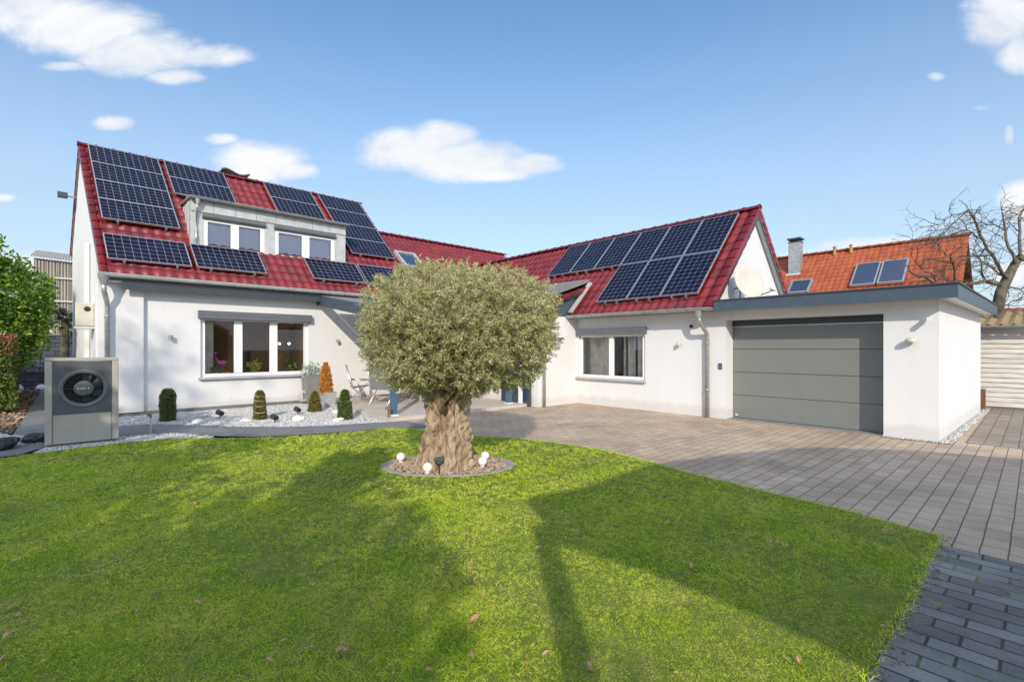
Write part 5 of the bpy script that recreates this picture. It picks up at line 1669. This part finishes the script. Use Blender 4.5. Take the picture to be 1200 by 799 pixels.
V, F = join_np(parts); np_mesh('fronds', V, F, 'palm_leaf', palm)

# ------------------------------------------------------------------ right background
nb = thing('neighbour_house', 'neighbouring house with an orange tiled roof behind the garage', 'house', (24, 5, 0))
NR = lambda y, s: (20.2 + s * .762, y, 2.47 + s * .648)          # run .762, rise .648 per metre
NN = Vector((-.648, 0, .762)); SN = Vector((.762, 0, .648))
V, F = roof_tiles(lambda u, s: NR(14.0 - u, s), 12.35, 4.99, .20, .28, NN, wave=.018, jit=.004)
mb = MB(); mb.prism([NR(1.68, 0), NR(14, 0), NR(14, 4.98), NR(1.68, 4.98)], -NN * .14); mb.prism([(24, 1.68, 5.70), (24, 14, 5.70), (28, 14, 2.5), (28, 1.68, 2.5)], (-.06, 0, -.12)); mb.build('roof_deck', 'wood_timber', nb)
r4 = np_mesh('roof', V, F, 'roof_orange', nb)
V, F = ridge_caps((24, 1.6, 5.76), (24, 14, 5.76)); np_mesh('ridge_tiles', V, F, 'roof_orange', r4)
mb = MB(); mb.prism([(20.5, 1.95, 0), (27.6, 1.95, 0), (27.6, 1.95, 2.7), (24, 1.95, 5.55), (20.5, 1.95, 2.62)], (0, .25, 0)); mb.box(20.5, 20.75, 2.2, 13.8, 0, 2.6); mb.build('wall', 'brown_gable', nb)
chb = Vector((23.2, 7.15, 0))
mb = MB().box(22.95, 23.4, 6.86, 7.30, 4.7, 6.18); ch = mb.build('chimney', 'zinc', nb)
mb = MB(); mb.box(22.90, 23.45, 6.82, 7.34, 6.30, 6.37)
for x in (22.98, 23.37):
    for y in (6.9, 7.26): mb.tube([(x, y, 6.17), (x, y, 6.31)], .02, 6)
mb.box(22.92, 23.43, 6.84, 7.32, 6.18, 6.205); mb.build('chimney_cap', 'anthracite', ch)
MB().obox(NR(7.36, 3.42), (0, -1, 0), SN, NN, 0, .56, 0, .14, .03, .07).build('flashing', 'zinc_pale', ch)
for y in (5.78, 5.20):
    q_ = Vector(NR(y, 4.72))
    mb = MB(); mb.tube([q_, q_ + Vector((-.02, 0, .34))], [.07, .055], 10); mb.tube([q_ + Vector((-.02, 0, .34)), q_ + Vector((-.02, 0, .40))], [.08, .03], 10)
    mb.build('vent_pipe', 'vent_ochre', nb)
# roof window
O_ = Vector(NR(6.98, 2.02))
mb = MB()
for (a, b, c, d) in ((0, .8, 0, .07), (0, .8, .85, .92), (0, .07, .07, .85), (.73, .8, .07, .85)): mb.obox(O_, (0, -1, 0), SN, NN, a, b, c, d, .02, .13)
rw = mb.build('roof_window', 'zinc', nb); MB().obox(O_, (0, -1, 0), SN, NN, .07, .73, .07, .85, .05, .08).build('pane', 'collector_glass', rw)
for k, (y, lab) in enumerate(((4.80, 'left of the two blue glass collectors on the orange roof'), (3.97, 'right of the two blue glass collectors on the orange roof'))):
    O_ = Vector(NR(y, 2.15)) + NN * .07
    t = thing('solar_collector', lab, 'solar collector', O_, 'collectors on the orange roof')
    mb = MB()
    for (a, b, c, d) in ((0, .78, 0, .05), (0, .78, 1.43, 1.48), (0, .05, .05, 1.43), (.73, .78, .05, 1.43)): mb.obox(O_, (0, -1, 0), SN, NN, a, b, c, d, .0, .10)
    mb.build('frame', 'alu', t)
    MB().obox(O_, (0, -1, 0), SN, NN, .05, .73, .05, 1.43, .02, .085).build('absorber', 'collector_glass', t)
# white boarded shed
shed = thing('shed', 'white boarded shed with a mossy roof beyond the garage', 'shed', (18.5, -1.5, 0))
mb = MB()
for k in range(17):
    z = .06 + k * .128
    mb.prism([(18.03, -5.5, z), (18.03, 1.25, z), (18.06, 1.25, z + .135), (18.06, -5.5, z + .135)], (.03, 0, 0))
mb.build('boards', 'white_boards', shed)
MB().box(18.1, 21.5, -5.4, 1.2, 0, 2.15).build('wall', 'white_boards', shed)
MB().box(18.0, 18.03, -5.5, 1.25, 2.14, 2.22).build('fascia', 'soffit_grey', shed)
V = []; F = []
n = 120
for k in range(n):
    y0, y1 = -5.7 + 7.1 * k / n, -5.7 + 7.1 * (k + 1) / n
    z0_, z1_ = .028 * math.sin(k * 1.6), .028 * math.sin((k + 1) * 1.6)
    o = len(V); V += [(17.72, y0, 2.24 + z0_), (17.72, y1, 2.24 + z1_), (21.8, y1, 2.75 + z1_), (21.8, y0, 2.75 + z0_), (17.72, y0, 2.20 + z0_), (17.72, y1, 2.20 + z1_)]
    F += [(o, o + 1, o + 2, o + 3), (o + 4, o + 5, o + 1, o)]
np_mesh('roof', V, F, 'mossy_sheet', shed)
gutter((17.68, 1.4, 2.18), (17.68, -5.6, 2.18), .05).build('gutter', 'zinc', shed)
t = thing('fence_post', 'short weathered post between the garage corner and the shed', 'post', (17.55, 1.0, 0))
MB().box(17.5, 17.62, .90, 1.02, 0, .52).build('post_shaft', 'wood_timber', t, bevel=.008); MB().box(17.49, 17.63, .89, 1.03, .52, .55).build('post_cap', 'zinc', t)
fr_ = thing('far_house', 'distant red tiled roof showing above the shed', 'house', (32, -2, 0))
V, F = roof_tiles(lambda u, s: (29.6 + s * .8, 1.6 - u, 2.72 + s * .5), 9, 1.3, .3, .4, (-.5, 0, .8)); np_mesh('roof', V, F, 'roof_far', fr_)
MB().box(29.9, 34, -7.2, 1.4, 0, 2.8).build('wall', 'plaster', fr_)


# bare fruit tree: branch skeleton recovered as real limbs with depth
def bare_tree():
    rg = random.Random(4)
    t = thing('bare_fruit_tree', 'bare winter fruit tree with crooked mossy branches behind the shed roof', 'tree', (19.4, .8, 0))
    fwd = Vector((math.cos(YAW), math.sin(YAW), 0)); rt = Vector((math.sin(YAW), -math.cos(YAW), 0))
    dep0 = Vector((19.5, .8, 0)).dot(fwd)

    def P(px, py, dd=0.0):
        dep = dep0 + dd
        return fwd * dep + rt * ((px - 600) / 560 * dep) + Vector((0, 0, 1.6 - (py - 408) / 560 * dep))
    trunk = MB(); br = MB(); tw = MB()
    base = P(1166, 374, 0); ground_pt = Vector((base.x, base.y, 0))
    main = [ground_pt, P(1168, 380), P(1169, 362), P(1173, 342, .05), P(1181, 325, .1), P(1190, 308, .1), P(1196, 300, .15)]
    trunk.tube(main, [.16, .155, .14, .13, .12, .10, .085], 10)
    trunk.build('trunk', 'bare_bark', t, smooth=True)
    limbs = [([(1181, 325), (1172, 318), (1163, 298), (1152, 282), (1144, 262), (1135, 246)], .07, .03, -.6),
             ([(1173, 335), (1155, 330), (1135, 332), (1115, 340), (1098, 332), (1082, 322), (1066, 318)], .085, .03, -1.2),
             ([(1115, 338), (1118, 326), (1116, 310), (1114, 298)], .05, .025, -.9),
             ([(1135, 246), (1122, 258), (1108, 270), (1096, 279), (1086, 283)], .03, .010, -.8),
             ([(1135, 246), (1118, 252), (1100, 262), (1087, 271)], .022, .008, -.5),
             ([(1190, 308), (1183, 290), (1178, 270), (1176, 258)], .06, .03, .5),
             ([(1178, 270), (1165, 264), (1150, 262), (1140, 256)], .03, .012, .4),
             ([(1196, 300), (1194, 280), (1193, 262), (1198, 248), (1204, 240)], .06, .028, .7),
             ([(1176, 258), (1186, 254), (1198, 252)], .028, .012, .6),
             ([(1163, 298), (1148, 300), (1130, 304), (1112, 305)], .035, .012, -.7),
             ([(1152, 282), (1140, 274), (1128, 270), (1115, 274), (1100, 277)], .028, .010, -.9),
             ([(1181, 325), (1166, 316), (1150, 308), (1140, 296)], .04, .014, .3),
             ([(1196, 302), (1204, 306), (1214, 300), (1226, 290)], .07, .02, .5),
             ([(1173, 342), (1184, 336), (1196, 338), (1210, 330)], .035, .012, .6),
             ([(1155, 330), (1150, 316), (1148, 302), (1156, 288)], .04, .012, -.9),
             ([(1098, 332), (1090, 322), (1076, 312), (1068, 300)], .03, .010, -1.3),
             ([(1169, 362), (1180, 356), (1190, 352), (1200, 344)], .03, .010, .3)]

    def twig(p, d, L_, r, lvl):
        a = p; pts = [a]; dd = d.copy()
        for _ in range(4):
            dd = (dd + Vector((rg.gauss(0, .30), rg.gauss(0, .30), rg.gauss(-.05, .24)))).normalized(); a = a + dd * L_ / 4; pts.append(a)
        tw.tube(pts, [r, r * .85, r * .7, r * .55, r * .35], 4)
        if lvl:
            for q in pts[1:]:
                if rg.random() < .75: twig(q, (dd + Vector((rg.gauss(0, .9), rg.gauss(0, .9), rg.gauss(.1, .8)))).normalized(), L_ * rg.uniform(.35, .65), r * .6, lvl - 1)
    for pts, r0, r1, dd in limbs:
        W_ = [P(x, y, dd * k / (len(pts) - 1)) for k, (x, y) in enumerate(pts)]
        n = len(W_); sm = []
        for k in range(n - 1):
            for f in (0, .5):
                sm.append(W_[k].lerp(W_[k + 1], f) + Vector((rg.gauss(0, .02), rg.gauss(0, .02), rg.gauss(0, .03))))
        sm.append(W_[-1])
        br.tube(sm, [(r0 + (r1 - r0) * k / (len(sm) - 1)) * .72 for k in range(len(sm))], 7)
        for k in range(1, len(sm)):
            for _ in range(2):
                if rg.random() < .75:
                    d = (sm[k] - sm[k - 1]).normalized()
                    twig(sm[k], (d + Vector((rg.gauss(0, .8), rg.gauss(0, .8), rg.gauss(.0, .6)))).normalized(), rg.uniform(.35, .85), .011, 2 if rg.random() < .4 else 1)
    br.build('branches', 'bare_bark', t, smooth=True); tw.build('twigs', 'bare_bark', t)


bare_tree()

# ------------------------------------------------------------------ behind the camera: carport roof and yard trees that shade the lawn
K = SUN_DIR / -SUN_DIR.z                                # ground shift per metre of height
H = 3.3
shade = [(3.42, 3.50), (4.13, 3.32), (5.80, 3.38), (7.35, 2.92), (8.7, 2.25), (9.5, 1.2), (10.2, -.6), (11, -3), (2.95, -3), (2.80, .35), (2.98, .85), (3.02, 1.85), (2.90, 2.60)]
cp = thing('carport', 'flat carport roof on posts behind the photographer', 'carport', (3, -4, 0))
mb = MB(); mb.prism([(x - K.x * H, y - K.y * H, H) for x, y in shade], (0, 0, .12)); mb.build('roof', 'soffit_grey', cp)
for (x, y) in ((3.08, 2.98), (8.6, 1.6), (9.5, -2), (4.2, -2.2)):
    q_ = (x - K.x * H, y - K.y * H)
    MB().box(q_[0] - .065, q_[0] + .065, q_[1] - .065, q_[1] + .065, 0, H).build('post', 'wood_timber', cp)


def yard_tree(gx_, gy_, hz, rx, rz, label, n=2600, seed=0):
    """round tree whose crown shades the ground point (gx_, gy_)"""
    rg = np.random.default_rng(seed)
    x, y = gx_ - K.x * hz, gy_ - K.y * hz
    t = thing('yard_tree', label, 'tree', (x, y, 0), 'trees behind the photographer')
    MB().tube([(x, y, 0), (x + .05, y, hz * .5), (x, y, hz + rz * .4)], [.16, .12, .03], 8).build('trunk', 'bare_bark', t)
    V, F = foliage((x, y, hz), (rx, rx, rz), int(n * 1.05), rg, .26, .18, .2, .95, clump=200, out=.3)
    np_mesh('crown', V, F, 'yard_leaf', t)


yard_tree(-.6, 7.6, 5.2, 1.9, 1.5, 'broad yard tree shading the left lawn', 3600, 1)
yard_tree(-.15, 3.5, 5.0, 1.6, 1.3, 'yard tree shading the front left lawn', 3200, 2)
yard_tree(-2.6, 5.2, 5.5, 2.2, 1.7, 'wide yard tree at the far left behind the photographer', 3600, 3)
yard_tree(-1.0, 1.0, 4.6, 2.0, 1.4, 'low yard tree nearest the photographer', 3200, 4)
yard_tree(-.5, 11.4, 5.6, 1.9, 1.5, 'yard tree shading the heat pump', 3600, 5)
yard_tree(2.3, 15.6, 14.0, 1.7, 1.5, 'tall sparse tree added out of view to shade the left facade', 210, 6)  # unseen tree added, high and sparse, for soft shade on the left wall
yard_tree(2.55, 6.0, 5.0, .42, .8, 'slender yard tree shading a finger of lawn', 500, 7)

# ------------------------------------------------------------------ fallen leaves on the lawn
rg = random.Random(9)
fl = None
count = 0
while count < 120:
    dep = 2.3 + rg.random() ** 1.4 * 5.5; lat = rg.uniform(-1.08, 1.0) * dep
    x = math.cos(YAW) * dep + math.sin(YAW) * lat; y = math.sin(YAW) * dep - math.cos(YAW) * lat
    if not inside(LAWN, np.array([[x, y]]))[0] or math.hypot(x - TC[0], y - TC[1]) < 1.15: continue
    if fl is None:
        mb = MB()
        prof = [(-.5, .0), (-.3, .16), (-.05, .24), (.2, .19), (.5, 0)]
        for k in range(4):
            (a, wa), (b, wb) = prof[k], prof[k + 1]
            za, zb = .10 * math.sin((a + .5) * 3.1), .10 * math.sin((b + .5) * 3.1)
            for sgn in (-1, 1):
                f = [(a, 0, za), (b, 0, zb), (b, sgn * wb, zb + wb * .5), (a, sgn * wa, za + wa * .5)]
                mb.face(f if sgn > 0 else f[::-1])
        fl = mb.build('fallen_leaf', 'fallen_leaf'); tag(fl, 'small curled brown leaf lying on the lawn', 'leaf', 'fallen leaves on the lawn'); o = fl
    else:
        o = fl.copy(); COL.objects.link(o)
    s = rg.uniform(.025, .070)
    o.scale = (s * 1.2, s, s); o.location = (x, y, .032 + rg.uniform(-.004, .008)); o.rotation_euler = (rg.uniform(-.4, .4), rg.uniform(-.4, .4), rg.uniform(0, 6.28))
    count += 1

for o in bpy.data.objects:
    if '_o' in o: del o['_o']
